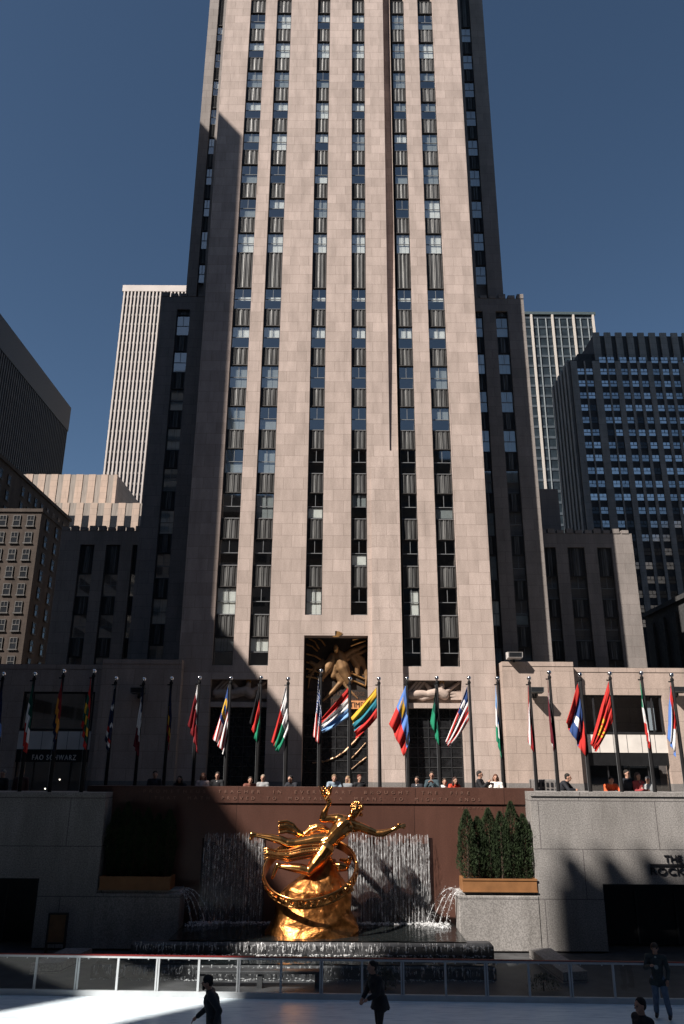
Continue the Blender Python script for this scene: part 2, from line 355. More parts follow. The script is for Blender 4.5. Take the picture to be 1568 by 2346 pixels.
# centre bay stands slightly proud: the pier beside the right strips thickens towards the street
mb.prism([(YF-.62, GZ+1.15), (YF-.003, 33.0), (YF-.003, GZ+1.15)], 'x', C2[1]+.35, R1[0])
front = mb.build('front_wall', stone, tower)
for a, b_ in ((XL-.04, LX[0]), (LX[1], PX[0]), (PX[1], RX[0]), (RX[1], XR+.04)):
    mb = MB(); mb.box(a, b_, YF-.05, YF+1.25, GZ, GZ+1.147)
    if b_ == RX[0]: mb.box(C2[1]+.35, R1[0]+.02, YF-.70, YF-.052, GZ, GZ+1.147)
    mb.build('granite_base_course', granite_base, tower)
# back of the recesses and the mass behind
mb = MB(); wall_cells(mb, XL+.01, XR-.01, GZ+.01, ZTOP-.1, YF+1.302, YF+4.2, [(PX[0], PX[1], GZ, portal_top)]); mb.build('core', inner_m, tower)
mb = MB(); mb.box(PX[0]-.5, PX[0], YF+.001+1.3, YF+4.1, GZ, portal_top); mb.box(PX[1], PX[1]+.5, YF+1.301, YF+4.1, GZ, portal_top); mb.build('portal_reveal', stone, tower)
DP = 1.15

def window_meshes(wd, h):
    """sash window: frame with meeting rail and mullion, pane, blinds; origin bottom centre, facing -Y"""
    hw = wd/2; f = MB(); t = .05
    f.m = 0
    f.box(-hw,-hw+t,-.05,.05,0,h); f.box(hw-t,hw,-.05,.05,0,h); f.box(-hw+t,hw-t,-.05,.05,h-t,h); 
    f.m = 1
    f.box(-hw+t,hw-t,-.075,.05,0,.07); f.box(-hw+t,hw-t,-.04,.03,h*.47,h*.47+.055); f.box(-.02,.02,-.035,.02,h*.47+.056,h-t-.001)
    g = MB(); g.quad((-hw+t,0.0,.07),(hw-t,0.0,.07),(hw-t,0.0,h-t),(-hw+t,0.0,h-t))
    bl = {}
    for k, (a, b_) in {'b': (0.02, .98), 'u': (.50, .97), 'l': (.05, .44), 'm': (.42, .62)}.items():
        q = MB(); n = 3 if k != 'l' else 1; ww = (wd-2*t-.04)/n
        for i in range(n):
            x = -hw+t+.02+i*ww
            q.box(x+.015, x+ww-.015, .10, .115, h*a+.05, h*b_-.03)
        bl[k] = q
    q = MB(); q.box(-.1, hw-.1, .1, .115, .1, h*.9); bl['r'] = q
    return f, g, bl
WM = {}
def get_win(wd, h):
    k = (round(wd,2), round(h,2))
    if k not in WM:
        f, g, bl = window_meshes(*k)
        fm = f.mesh('window'); fm.materials.append(frame_m); fm.materials.append(sash_m)
        gm = g.mesh('glass'); gm.materials.append(glass_m)
        bm_ = {}
        for q, v in bl.items():
            bm_[q] = v.mesh('blind'); bm_[q].materials.append(blind_m)
            bm_[q+'g'] = v.mesh('blind'); bm_[q+'g'].materials.append(blind_g)
        WM[k] = (fm, gm, bm_)
    return WM[k]
def put_window(parent, cx, y, z, wd, h, code):
    fm, gm, bm_ = get_win(wd, h); p = wpos(parent)
    o = inst(fm, 'window', parent, Vector((cx, y, z))-p)
    inst(gm, 'glass', o, (0,0,0))
    c = {'b':'b','u':'u','l':'l','m':'m','r':'r','B':'bg','U':'ug','s':rnd.choice(['bg','bg','bg','ug','lg','b' if rnd.random()<.15 else 'bg',None]),'d':None}.get(code)  # grey blinds added behind sky panes to pale their reflection
    if c: inst(bm_[c], 'blind', o, (0,0,0))
    return o
SPM = {}
def spandrel_mesh(wd, h):
    k = (round(wd,2), round(h,2))
    if k in SPM: return SPM[k]
    hw = wd/2; mb = MB()
    prof = [(-hw,.06),(-hw,-.05),(-hw+.10,-.05),(-hw+.12,0)]
    xs = hw-.13; n = 3; step = 2*xs/n
    for i in range(n):
        x = -xs+i*step
        prof += [(x+step*.16,.0),(x+step*.24,-.045),(x+step*.36,-.065),(x+step*.46,-.02),(x+step*.54,-.02),(x+step*.64,-.065),(x+step*.76,-.045),(x+step*.84,0)]
    prof += [(hw-.12,0),(hw-.10,-.05),(hw,-.05),(hw,.06)]
    m = len(prof)
    vs = [(x,y,.07) for x,y in prof]+[(x,y,h-.05) for x,y in prof]
    for i in range(m-1):
        mb.m = 1 if (i < 3 or i > m-5) else (0 if 11 <= i <= 19 else 2)
        mb.add([vs[i],vs[i+1],vs[m+i+1],vs[m+i]], [(0,1,2,3)])
    mb.m = 1; mb.box(-hw,hw,-.09,.06,0,.069); mb.box(-hw,hw,-.07,.06,h-.049,h)
    me = mb.mesh('spandrel'); me.materials.append(spandrel_m); me.materials.append(spandrel_d); me.materials.append(spandrel_sh); SPM[k] = me; return me
WH = 2.34
rows = [('k', i) for i in range(-1, 8)] + [('j', i) for i in range(0, 9)]
def ztop(r): return ZT0+PIT*r[1] if r[0]=='k' else 56.3+PIT*r[1]
CODE = {('j',7):'sbuuss', ('j',6):'ubbbsb', ('j',5):'sssssU', ('j',4):'uususU', ('j',3):'Ubususs'[:6], ('j',2):'sslsss', ('j',1):'susssb', ('j',0):'bbbbbb',
        ('k',7):'mmmmmm', ('k',6):'uuuuuu', ('k',5):'ssddds', ('k',4):'ssddds', ('k',3):'ssddds', ('k',2):'dslUds', ('k',1):'dddldd', ('k',0):'bdbdrd', ('k',-1):'Uu--dd'}
for ci, (xa, xb) in enumerate(COLS):
    wd = xb-xa-.02; c = (xa+xb)/2
    if ci == 4: wd -= .2; c += .1
    prev = None
    for r in rows:
        if ci in (2, 3) and r == ('k', -1): continue
        zt = ztop(r); zb = zt-WH
        if prev is not None:
            inst(spandrel_mesh(wd, zb-prev-.004), 'spandrel', tower, Vector((c, YF+.30, prev+.002))-wpos(tower))
        if r != ('j', 8): put_window(tower, c, YF+.36, zb, wd, WH, CODE[r][ci])
        prev = zt
    # dark floor slabs and rooms behind
# masonry of the upper tower set back behind the front slab
def block(name, parent, mat, X0, X1, Y0, Y1, Z0, Z1, cols=(), zt_max=999, rec=.45, wins=True, at=None, codes='s', crown=True, skip=lambda k: False, zmin=0):
    """setback mass with recessed vertical window strips"""
    mb = MB()
    wall_cells(mb, X0, X1, Z0, Z1, Y0, Y0+rec+.25, [(a, b_, zmin, Z1-1.5 if crown else Z1) for a, b_ in cols])
    mb.box(X0, X1, Y0+rec+.252, Y1, Z0, Z1-.01)
    if crown:                                   # fluted parapet
        x = X0
        while x < X1-.3:
            mb.box(x, min(X1, x+.7), Y0-.06, Y0+.5, Z1-.002, Z1+.35+.15*((int(x*3))%2)); x += .95
    o = mb.build(name, mat, parent)
    for a, b_ in cols:
        wd = b_-a-.02; c = (a+b_)/2; prev = None
        for r in rows:
            zt = ztop(r); zb = zt-WH
            if zt > Z1-1.6 or zb < max(Z0, zmin)+.2: continue
            if prev is not None: inst(spandrel_mesh(wd, zb-prev-.004), 'spandrel', o, Vector((c, Y0+.26, prev+.002))-wpos(o))
            put_window(o, c, Y0+.32, zb, wd, WH, rnd.choice(codes)); prev = zt
        if prev: inst(spandrel_mesh(wd, Z1-1.5-prev-.01), 'spandrel', o, Vector((c, Y0+.26, prev+.002))-wpos(o))
    return o
YB = 67.0
xbl, xbr = W(428, 650, YB).x, W(1152, 650, YB).x
Y1_ = 66.8; zW1 = W(1180, 684, Y1_).z
block('upper_mass', tower, stone_shaded, xbl, xbr, YB, 92, zW1-.6, 152, cols=[(W(452,650,YB).x, W(467,650,YB).x), (W(1092,650,YB).x, W(1117,650,YB).x)], codes='susd', crown=False)
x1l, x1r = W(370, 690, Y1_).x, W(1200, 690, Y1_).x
block('shoulder_wing', tower, stone_shaded, x1l, XL-.6, Y1_, 95, GZ, zW1, cols=[(W(365,1188,Y1_).x, W(398,1188,Y1_).x)], codes='ssdd')
block('shoulder_wing', tower, stone_shaded, XR+.6, x1r, Y1_, 95, GZ, zW1, cols=[(XR+.7, W(1110,780,Y1_).x), (W(1140,780,Y1_).x, W(1168,780,Y1_).x)], codes='ssds')
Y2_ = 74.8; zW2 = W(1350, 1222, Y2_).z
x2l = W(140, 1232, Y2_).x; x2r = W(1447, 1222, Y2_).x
block('low_wing', tower, stone_shaded, x2l, x1l+2, Y2_, 100, GZ, zW2, cols=[(W(178,1305,Y2_).x, W(211,1305,Y2_).x), (W(238,1305,Y2_).x, W(271,1305,Y2_).x), (W(299,1305,Y2_).x, W(311,1305,Y2_).x)], codes='dddd')
block('low_wing', tower, stone_shaded, x1r-2, x2r, Y2_, 100, GZ, zW2, cols=[(W(1250,1286,Y2_).x, W(1276,1286,Y2_).x), (W(1303,1286,Y2_).x, W(1342,1286,Y2_).x), (W(1371,1286,Y2_).x, W(1405,1286,Y2_).x)], codes='dddd')
mb = MB(); mb.box(x1r-1, W(1278, 1118, 82).x, 82, 95, zW2-3, W(1260, 1120, 82).z); mb.build('stair_bulkhead', stone_shaded, tower)

# portal with its carved relief, glass screen and doors
def p_(x, y, Y=YF): return W(x, y, Y)
zband = p_(770, 1580, YF+DP+.7).z; zb2 = p_(770, 1636, YF+DP+.7).z
mb = MB(); mb.box(PX[0]-.4, PX[1]+.4, YF+DP+1.27, YF+DP+1.299, GZ, portal_top+.3); mb.build('portal_backing', inner_m, tower)
mb = MB(); mb.box(PX[0]-.001, PX[1]+.001, YF+DP+.78, YF+DP+1.26, zb2, portal_top); rel_back = mb.build('relief_panel', plain('painted_relief_stone', (.03, .022, .017), .7, var=.3), tower)
mb = MB()
yr = YF+DP+.70
def rp(x, y, d=0): return W(x, y, yr+d)
# stand-in relief: a plain winged figure bending over swirling gilt cloud lines
mb.chain([rp(775,1506), rp(768,1530), rp(765,1548)], [.42,.36,.30])
mb.chain([rp(768,1512), rp(728,1528), rp(712,1518)], [.30,.24,.18])
mb.chain([rp(780,1510), rp(806,1492), rp(838,1478)], [.30,.24,.14])
mb.chain([rp(785,1514), rp(812,1502), rp(840,1490)], [.22,.2,.12])
mb.chain([rp(770,1545), rp(782,1562), rp(762,1585), rp(740,1605)], [.26,.22,.16,.1])
mb.chain([rp(782,1560), rp(800,1580), rp(820,1600)], [.14,.12,.06])
mb.chain([rp(805,1505), rp(818,1525), rp(820,1545)], [.26,.3,.16])
mb.chain([rp(776,1502,-.1), rp(786,1530,-.15), rp(800,1562,-.1)], [.50,.55,.30]); mb.chain([rp(764,1505,-.1), rp(752,1530,-.1), rp(735,1556,0)], [.40,.42,.2])
for k in range(5): mb.chain([rp(812+k*5,1496+k*3,-.05), rp(826+k*4,1516+k*7,-.02), rp(838,1530+k*11)], [.14,.12,.06])
for k in range(4): mb.chain([rp(740-k*4,1512+k*4,-.05), rp(722-k*4,1530+k*7), rp(706,1540+k*12)], [.13,.11,.06])
mb.remesh('carved_figure', plain('tarnished_relief', (.24, .135, .062), .6, .3, var=.35, scale=2), rel_back, .05, 2)
mb = MB(); mb.smooth = True
mb.ball(rp(770,1487,-.9), (.22,.25,.36)); mb.build('head', gilt_dim, rel_back)
mb = MB()
for i in range(9):
    a = -.95+i*.2375; c = rp(770,1474-14,-1.75)
    mb.prism([(c.x+.18*math.sin(a)-.05, c.z), (c.x+.18*math.sin(a)+.05, c.z), (c.x+.62*math.sin(a)+.07, c.z+.5*math.cos(a)), (c.x+.62*math.sin(a)-.07, c.z+.5*math.cos(a))], 'y', c.y-.06-.01*i, c.y+.06-.01*i)
mb.build('crown', gilt_dim, rel_back)
mb = MB()
gil = plain('gilt_line', (.62, .34, .13), .35, .8, var=.3)
for (pts) in [[(703,1460),(722,1470),(732,1487)],[(722,1458),(738,1468),(746,1480)],[(702,1498),(722,1503),(738,1513)],[(702,1517),(725,1522),(745,1532),(757,1540)],[(702,1532),(720,1536),(735,1543)],[(838,1456),(825,1462),(808,1466)],[(838,1468),(822,1473),(804,1480)],[(702,1476),(716,1481),(728,1492)],[(702,1550),(722,1553),(742,1560)],[(790,1538),(812,1545),(836,1556)],[(796,1556),(816,1562),(838,1572)]]:
    mb.tube([rp(x,y,-.05) for x,y in pts], .07, 6)
for i in range(13): mb.ball(rp(708+i*10.4, 1546, -.05), .055, 6)
for i in range(6): mb.ball(rp(772+i*7, 1526+i*1.4+i*i*.25, -.12), .07, 6)
mb.build('gilt_cloud_line', gil, rel_back)
txtp = plain('carved_text_band', (.022, .016, .013), .7, var=.2)  # band darkened in colour for the shade of the recess
mb = MB(); mb.box(PX[0], PX[1], YF+DP+.70, YF+DP+.777, zb2+.02, zband); band = mb.build('text_band', txtp, tower)
bw = PX[1]-PX[0]; hh = (zband-zb2)/3.4
for i, tx in enumerate(['WISDOM AND KNOWLEDGE', 'SHALL BE THE STABILITY']):
    textmb(tx, hh*.8, (PX[0]+PX[1])/2, YF+DP+.695, zband-hh*(i+1)+.1, .02, width=bw*.92).build('lettering', letter_m if False else plain('dim_letter', (.10,.055,.035), .6), band)
a, b_ = p_(799,1605,YF+DP+.4), p_(842,1624,YF+DP+.4)
mb = MB(); mb.box(a.x, min(b_.x, PX[1]-.01), YF+DP+.40, YF+DP+.685, b_.z, a.z); tp = mb.build('sunlit_text_panel', sunlit_panel, band)
textmb('TIMES', (a.z-b_.z)*.95, (a.x+b_.x)/2, YF+DP+.395, b_.z+.1, .02, width=(b_.x-a.x)*.86).build('lettering', black_letter, tp)
textmb('OF THY', hh*.8, PX[0]+bw*.36, YF+DP+.695, zb2+.15, .02, width=bw*.36).build('lettering', MATS['dim_letter'], band)
# glass block screen below with swirling pale lines
def entrance(X, z0, z1, name, nx, nz, y=YF+.55):
    mb = MB(); mb.box(X[0], X[1], y, y+.10, z0, z1); pn = mb.build(name, plain('cast_glass_screen', (.014,.014,.015), .15, var=.5, spec=.5), tower)
    mb = MB()
    for i in range(nx+1):
        x = X[0]+.06+(X[1]-X[0]-.12)*i/nx; mb.box(x-.035, x+.035, y-.06, y-.001, z0, z1)
    mb.build('mullion', black_m, pn)
    mb = MB()
    for k in range(1, nz):
        z = z0+(z1-z0)*k/nz; mb.box(X[0], X[1], y-.045, y-.001, z-.025, z+.025)
    mb.build('transom', frame_m, pn); return pn
mb = MB(); mb.box(PX[0]-.4,PX[1]+.4,YF+DP+1.0,YF+DP+1.26,GZ,zb2); mb.build('portal_backing', inner_m, tower)
scr = entrance((PX[0], PX[1]), GZ, zb2+.018, 'glass_screen', 4, 7, YF+DP+.8)
mb = MB()
for pts, r in [([(716,1748),(745,1744),(770,1735),(790,1722),(812,1700),(832,1676)],.10),([(803,1740),(815,1728),(838,1702)],.08),([(806,1762),(820,1750),(840,1735)],.07)]:
    P = [W(x,y,YF+DP+.72) for x,y in pts]; P = [P[i].lerp(P[i+1], k/4) for i in range(len(P)-1) for k in range(4)]+[P[-1]]; mb.tube(P, [r*.75*(.4+rnd.random()) for _ in P], 7)
mb.build('cast_ribbon', plain('cast_glass_ribbon', (.22,.13,.07), .35, .4, var=.6, scale=3), scr)
for X, nm in ((LX, 'L'), (RX, 'R')):
    zr = p_(550, 1606).z
    pn = entrance(X, GZ, zr-.45, 'entrance_screen', 5, 9, YF+.9)
    mb = MB(); mb.box(X[0], X[1], YF+.25, YF+.9, zr-.447, zr-.05); mb.build('lintel', stone, tower)
    mb = MB(); mb.box(X[0], X[1], YF+.75, YF+1.26, zr-.048, ent_top); bk = mb.build('relief_panel', plain('relief_stone', (.20,.155,.13), .8, var=.25), tower)
    x0, x1 = X; q = MB(); H = ent_top-zr; wv = x1-x0
    def rr(u, v, d=0): return Vector((x0+wv*u, YF+.62+d, zr+H*v))
    # low relief of a plain reclining draped figure among slanting beams
    q.chain([rr(.10,.35),rr(.30,.42),rr(.45,.36)], [.36,.30,.26]); q.chain([rr(.42,.40),rr(.62,.50),rr(.70,.35)], [.32,.42,.40])
    q.chain([rr(.45,.48),rr(.38,.85),rr(.50,.55)], [.12,.13,.12]); q.chain([rr(.70,.45),rr(.86,.74),rr(.98,.95)], [.22,.15,.12])
    q.chain([rr(.16,.3),rr(.3,.16),rr(.48,.28)], [.14,.16,.16]); q.ball(rr(.655,.78,-.1), (.24,.24,.30)); q.chain([rr(.655,.7),rr(.65,.55)], [.15,.2])
    q.remesh('carved_figure', plain('carved_limestone', (.40,.31,.26), .8, var=.15), bk, .045, 2)
    for u in (.02,.09,.16): q = MB(); q.prism([(x0+wv*u, zr+H*.45),(x0+wv*(u+.04), zr+H*.42),(x0+wv*(u+.22), zr+H*.97),(x0+wv*(u+.17), zr+H*.97)], 'y', YF+.50+u*.1, YF+.752); q.build('carved_beam', MATS['carved_limestone'], bk)
    for u in (.12,.26,.40): q = MB(); q.prism([(x0+wv*.80, zr+H*(u+.02)),(x0+wv*.80, zr+H*(u+.10)),(x0+wv*.998, zr+H*(u+.20)),(x0+wv*.998, zr+H*(u+.02))], 'y', YF+.52+u*.1, YF+.752); q.build('carved_beam', MATS['carved_limestone'], bk)
    q = MB(); q.smooth = True
    for i in range(9):
        a = i*.7; q.ball(rr(.655+.03*math.cos(a), .92+.07*math.sin(a), -.16), .10, 6)
    q.build('gilt_hair', gilt_dim, bk)

# ------------------------------------------------------------------ low shop annexes to both sides of the tower
def flood(parent_label, px, py, Y, pale=False, size=.42):
    p = W(px, py, Y); t = thing('floodlight', parent_label, 'floodlight', p, 0, 'floodlights on the annexes')
    mb = MB(); s = size*1.35
    mb.prism([(-.75*s,-.30*s),(-.9*s,.30*s),(.5*s,.42*s),(.5*s,-.42*s)], 'x', -.85*s, .85*s); mb.build('housing', lamp_pale if pale else lamp_box, t, local=True)
    mb = MB(); mb.quad((-.75*s,-.76*s-.002,-.26*s),(.75*s,-.76*s-.002,-.26*s),(.75*s,-.90*s-.002,.26*s),(-.75*s,-.90*s-.002,.26*s)); mb.build('lens', dark_pane, t, local=True)
    mb = MB(); mb.box(-.12*s,.12*s,.2*s,1.1*s,-.75*s,-.42*s); mb.box(-.3*s,.3*s,1.0*s,1.15*s,-.9*s,.2*s); mb.build('bracket', black_m, t, local=True)
YA = 61.2
def annex(side):
    right = side == 'r'
    X_ = (lambda x, y: W(x, y, YA).x) if right else (lambda x, y: W(x, y, YA).x)
    if right:
        xi, xm, xo = X_(1155,1600), X_(1320,1600), 40.0
        wx0, wx1 = X_(1348,1630), X_(1532,1630)
        lab = 'sunlit low limestone shop wing to the right of the tower'
    else:
        xo, xm, xi = -40.0, X_(228,1600), X_(412,1600)
        wx0, wx1 = X_(38,1630), X_(206,1630)
        lab = 'shaded low limestone shop wing to the left of the tower'
    t = thing('shop_annex', lab, 'building', ((xi+xo)/2, YA, GZ))
    zc, zo = p_(1200,1516,YA).z, p_(1450,1527,YA).z
    zw1, zw0, zp, zd = p_(1440,1590,YA).z, p_(1440,1680,YA).z, p_(1440,1682,YA).z, p_(1440,1724,YA).z
    mb = MB(); a, b_ = (xi, xm) if right else (xm, xi)
    mb.box(a, b_, YA-.0, YA+8, GZ+1.15, zc-.35); 
    c, d = (xm, xo) if right else (xo, xm)
    wall_cells(mb, c, d, GZ+1.15, zo-.35, YA+.9, YA+1.6, [(wx0, wx1, GZ, zw1)])
    mb.box(c, d, YA+3.5, YA+8, GZ, zo-.4); mb.box(c, d, YA+1.6, YA+3.5, zw1+.2, zo-.352)
    mb.build('wall', stone_annex, t)
    mb = MB(); mb.box(a, b_, YA-.04, YA+8, zc-.348, zc); wall_cells(mb, c, d, zo-.348, zo, YA+.86, YA+8, [])
    mb.build('coping', stone_annex, t)
    mb = MB(); mb.box(a+.3, b_-.3, YA+.3, YA+7.8, zc+.001, zc+.06); mb.box(c+.3, d-.3, YA+1.2, YA+7.8, zo+.001, zo+.06); mb.build('roof', floor_m, t)  # unseen dark sheet, added to cut light bounced onto the wings
    for p, q_, y_, e_ in ((a-.02, b_+.02, YA-.05, YA+.9), (c, wx0, YA+.84, YA+1.6), (wx1, d, YA+.84, YA+1.6)):
        mb = MB(); mb.box(p, q_, y_, e_, GZ, GZ+1.148); mb.build('granite_base_course', granite_base, t)
    y0 = YA+1.15; fr = MB()
    fr.box(wx0,wx1,y0-.12,y0+.1,zw1-.14,zw1-.001); fr.box(wx0,wx1,y0-.12,y0+.1,zw0,zw0+.14)
    for u in (0.0,.12,.86,.97):
        x = wx0+(wx1-wx0)*u; fr.box(x,x+.12,y0-.10,y0+.1,zw0+.141,zw1-.141)
    win = fr.build('window', black_m, t)
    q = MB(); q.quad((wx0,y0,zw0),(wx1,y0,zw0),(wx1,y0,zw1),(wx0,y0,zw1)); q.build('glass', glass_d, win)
    q = MB(); q.box(wx1-1.0, wx1-.5, y0+.4, y0+.45, zw0+.3, zw1-.4); q.build('blind', blind_m, win)
    q = MB(); q.box(wx0, wx1, YA+1.0, YA+1.5, zd+.002, zp)
    pan = q.build('stone_panel', panel_m, t)
    for u in (.15,.33,.5,.68,.85): q = MB(); x=wx0+(wx1-wx0)*u; q.box(x-.02,x+.02,YA+.985,YA+.999,zd,zp); q.build('panel_joint', granite_base, pan)
    q = MB(); q.box(wx0, wx1, YA+1.05, YA+1.4, zd-.95, zd); fas = q.build('fascia', plain('black_fascia', (.012,.012,.013), .35, var=.2), t)
    q = MB(); q.box(wx0, wx1, YA+3.2, YA+3.3, GZ, zd-.95); q.build('shop_interior', inner_m, t)
    q = MB()
    for u in (0,.24,.5,.74,.985): x=wx0+(wx1-wx0)*u; q.box(x,x+.09,YA+1.3,YA+1.39,GZ,zd-.951)
    q.box(wx0,wx1,YA+1.3,YA+1.39,GZ+2.55,GZ+2.65)
    q.build('shopfront_frame', black_m, t)
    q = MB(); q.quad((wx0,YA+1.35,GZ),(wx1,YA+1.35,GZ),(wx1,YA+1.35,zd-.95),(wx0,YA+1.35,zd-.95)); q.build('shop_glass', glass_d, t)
    if not right:
        textmb('FAO SCHWARZ', .55, W(124,1737,YA+1.0).x, YA+1.04, W(124,1741,YA+1.0).z, .03, spacing=1.25, width=W(176,1737,YA).x-W(74,1737,YA).x).build('sign_lettering', plain('sign_letter', (.75,.72,.66), .5), fas)
    lm = emit('shop_lamp', (1,.88,.7), 4)
    q = MB(); q.smooth = True
    pts = [(1406,1640),(1360,1735)] if right else [(137,1726+60),(104,1807),(48,1771)]
    for x, y in pts: q.ball(W(x,y,YA+2.2), .055, 8)
    q.build('shop_lamp', lm, t)
    return t
annex('r'); annex('l')
zc_ = 1500
flood('pale box floodlight on the roof edge of the right shop wing', 1178, 1502, YA-.3, True, .5)
flood('dark floodlight on the right shop wall between the narrow flags', 1228, 1581, YA-.75, False, .45)
flood('dark floodlight high on the right shop wall at the picture edge', 1553, 1580, YA+.15, False, .45)
flood('dark floodlight on the shaded left shop wall', 318, 1582, YA-.75, False, .45)
# slotted vent block behind the parapet on the right
a, b_ = W(1225,1786,36.5), W(1282,1806,36.5)
t = thing('vent_block', 'low grey stone vent block with dark slots behind the right parapet', 'vent', ((a.x+b_.x)/2, 36.5, GZ))
mb = MB(); mb.bevbox(a.x, b_.x, 36.5, 37.6, GZ, a.z, .03); mb.build('block', granite_base, t)
for i in range(5):
    for k in range(2):
        x = a.x+.12+i*(b_.x-a.x-.3)/4; z = a.z-.12-k*.26; mb = MB(); mb.box(x, x+.10, 36.47, 36.499, z-.18, z); mb.build('slot', black_m, t)
# ------------------------------------------------------------------ granite walls of the sunken plaza
xg0, xg1 = W(226,1900,33).x, W(1212,1900,33).x; zg = W(720,1803,33).z
t = thing('red_granite_wall', 'polished red brown granite fountain wall with carved lettering', 'wall', (0, 33, 0))
mb = MB(); mb.box(xg0-.6, xg1+.6, 33.0, 33.6, 0, zg-.62); mb.build('panelling', granite_red, t)
mb = MB(); mb.box(xg0-.6, xg1+.3, 32.94, 33.62, zg-.618, zg); cop = mb.build('inscribed_coping', granite_red, t)
wet = plain('wet_shaded_granite', (.022,.012,.010), .16, var=.4, scale=1.6, stretch=(3,3,.5), spec=.5)  # wet stone, its dark tone also painting the shadow behind the curtains
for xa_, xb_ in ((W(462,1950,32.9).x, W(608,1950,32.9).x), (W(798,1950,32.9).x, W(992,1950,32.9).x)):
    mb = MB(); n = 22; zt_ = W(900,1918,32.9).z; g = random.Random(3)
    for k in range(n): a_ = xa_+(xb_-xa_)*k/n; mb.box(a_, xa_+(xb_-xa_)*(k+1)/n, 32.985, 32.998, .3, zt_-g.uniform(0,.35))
    mb.build('wet_shade_patch', wet, t)
xa, xb = W(372,1812,32.9).x, W(1097,1812,32.9).x
textmb('PROMETHEUS  TEACHER  IN  EVERY  ART  BROUGHT  THE  FIRE', .17, (W(330,1812,32.9).x+W(1075,1812,32.9).x)/2+.0, 32.935, zg-.25, .015, spacing=2.2, width=W(1077,1812,32.9).x-W(330,1812,32.9).x).build('lettering', letter_m, cop)
textmb('THAT  HATH  PROVED  TO  MORTALS  A  MEANS  TO  MIGHTY  ENDS', .17, 0, 32.935, zg-.50, .015, spacing=2.2, width=W(1100,1812,32.9).x-W(355,1812,32.9).x).build('lettering', letter_m, cop)
for o in [c for c in cop.children][1:]: o.location.x += (W(355,1812,32.9).x+W(1100,1812,32.9).x)/2
textmb('AESCHYLUS', .10, W(1085,1828,32.98).x, 32.995, zg-.80, .012, spacing=2.0, width=1.3).build('lettering', letter_m, cop)

def plaza_wall(right):
    Y = 32.0
    if right:
        xi = W(1221,1900,Y).x; xo = 26; ox0, ox1 = W(1388,2100,Y).x, 26; lab = 'sunlit grey granite wall with black lettering right of the fountain'
    else:
        xi = W(236,1900,Y).x; xo = -26; ox0, ox1 = -26, W(80,2100,Y).x; lab = 'shaded grey granite wall with a dark opening left of the fountain'
    zt = W(1400 if right else 100, 1815, Y).z; zo = W(1480,2026,Y).z if right else W(40,2012,Y).z
    t = thing('granite_wall', lab, 'wall', (xi, Y, 0))
    mb = MB(); wall_cells(mb, min(xi,xo), max(xi,xo), 0, zt-.16, Y, Y+1.55, [(ox0, ox1, 0, zo)]); mb.build('wall', granite_grey, t)
    mb = MB(); mb.box(min(xi,xo)-(.0 if right else 0), max(xi,xo), Y-.05, Y+1.6, zt-.158, zt); mb.build('coping', granite_grey, t)
    mb = MB(); mb.box(ox0, ox1, Y+1.2, Y+1.5, 0, zo); dr = mb.build('door', plain('dark_door', (.012,.012,.013), .4, var=.2), t)
    mb = MB()
    for k in range(0, 8):
        x = (ox0+ (1.55*k+1.6) if right else ox1-(1.55*k+1.6))
        if ox0 < x < ox1: mb.box(x-.03, x+.03, Y+1.15, Y+1.199, 0, zo-.4)
    mb.build('door_frame', frame_m, dr)
    if right:
        zl = W(1545,1982,Y-.02).z
        textmb('THE C', .36, W(1522,1970,Y).x, Y-.004, W(1545,1975,Y).z, .05, align='LEFT', width=1.05).build('lettering', black_letter, t)
        mb = MB(); mb.box(W(1490,1983,Y).x, W(1490,1983,Y).x+3.2, Y-.05, Y-.001, zl-.035, zl+.035); mb.build('lettering_bar', black_letter, t)
        textmb('ROCKEF', .36, W(1491,2000,Y).x, Y-.004, W(1545,2004,Y).z, .05, align='LEFT', width=1.75).build('lettering', black_letter, t)
        mb = MB(); mb.box(W(1468,2287,Y).x-20, W(1468,2287,Y).x-19.9, Y-.03, Y-.001, 1, 1.1)
        a = W(1473,2287,Y)
        mb = MB(); c = W(1310+0,2288,Y); c = W(1473*0+1473,2080,Y); p = W(1472,2080,Y); p = W(1473,2090,Y)
    return t
plaza_wall(True); plaza_wall(False)

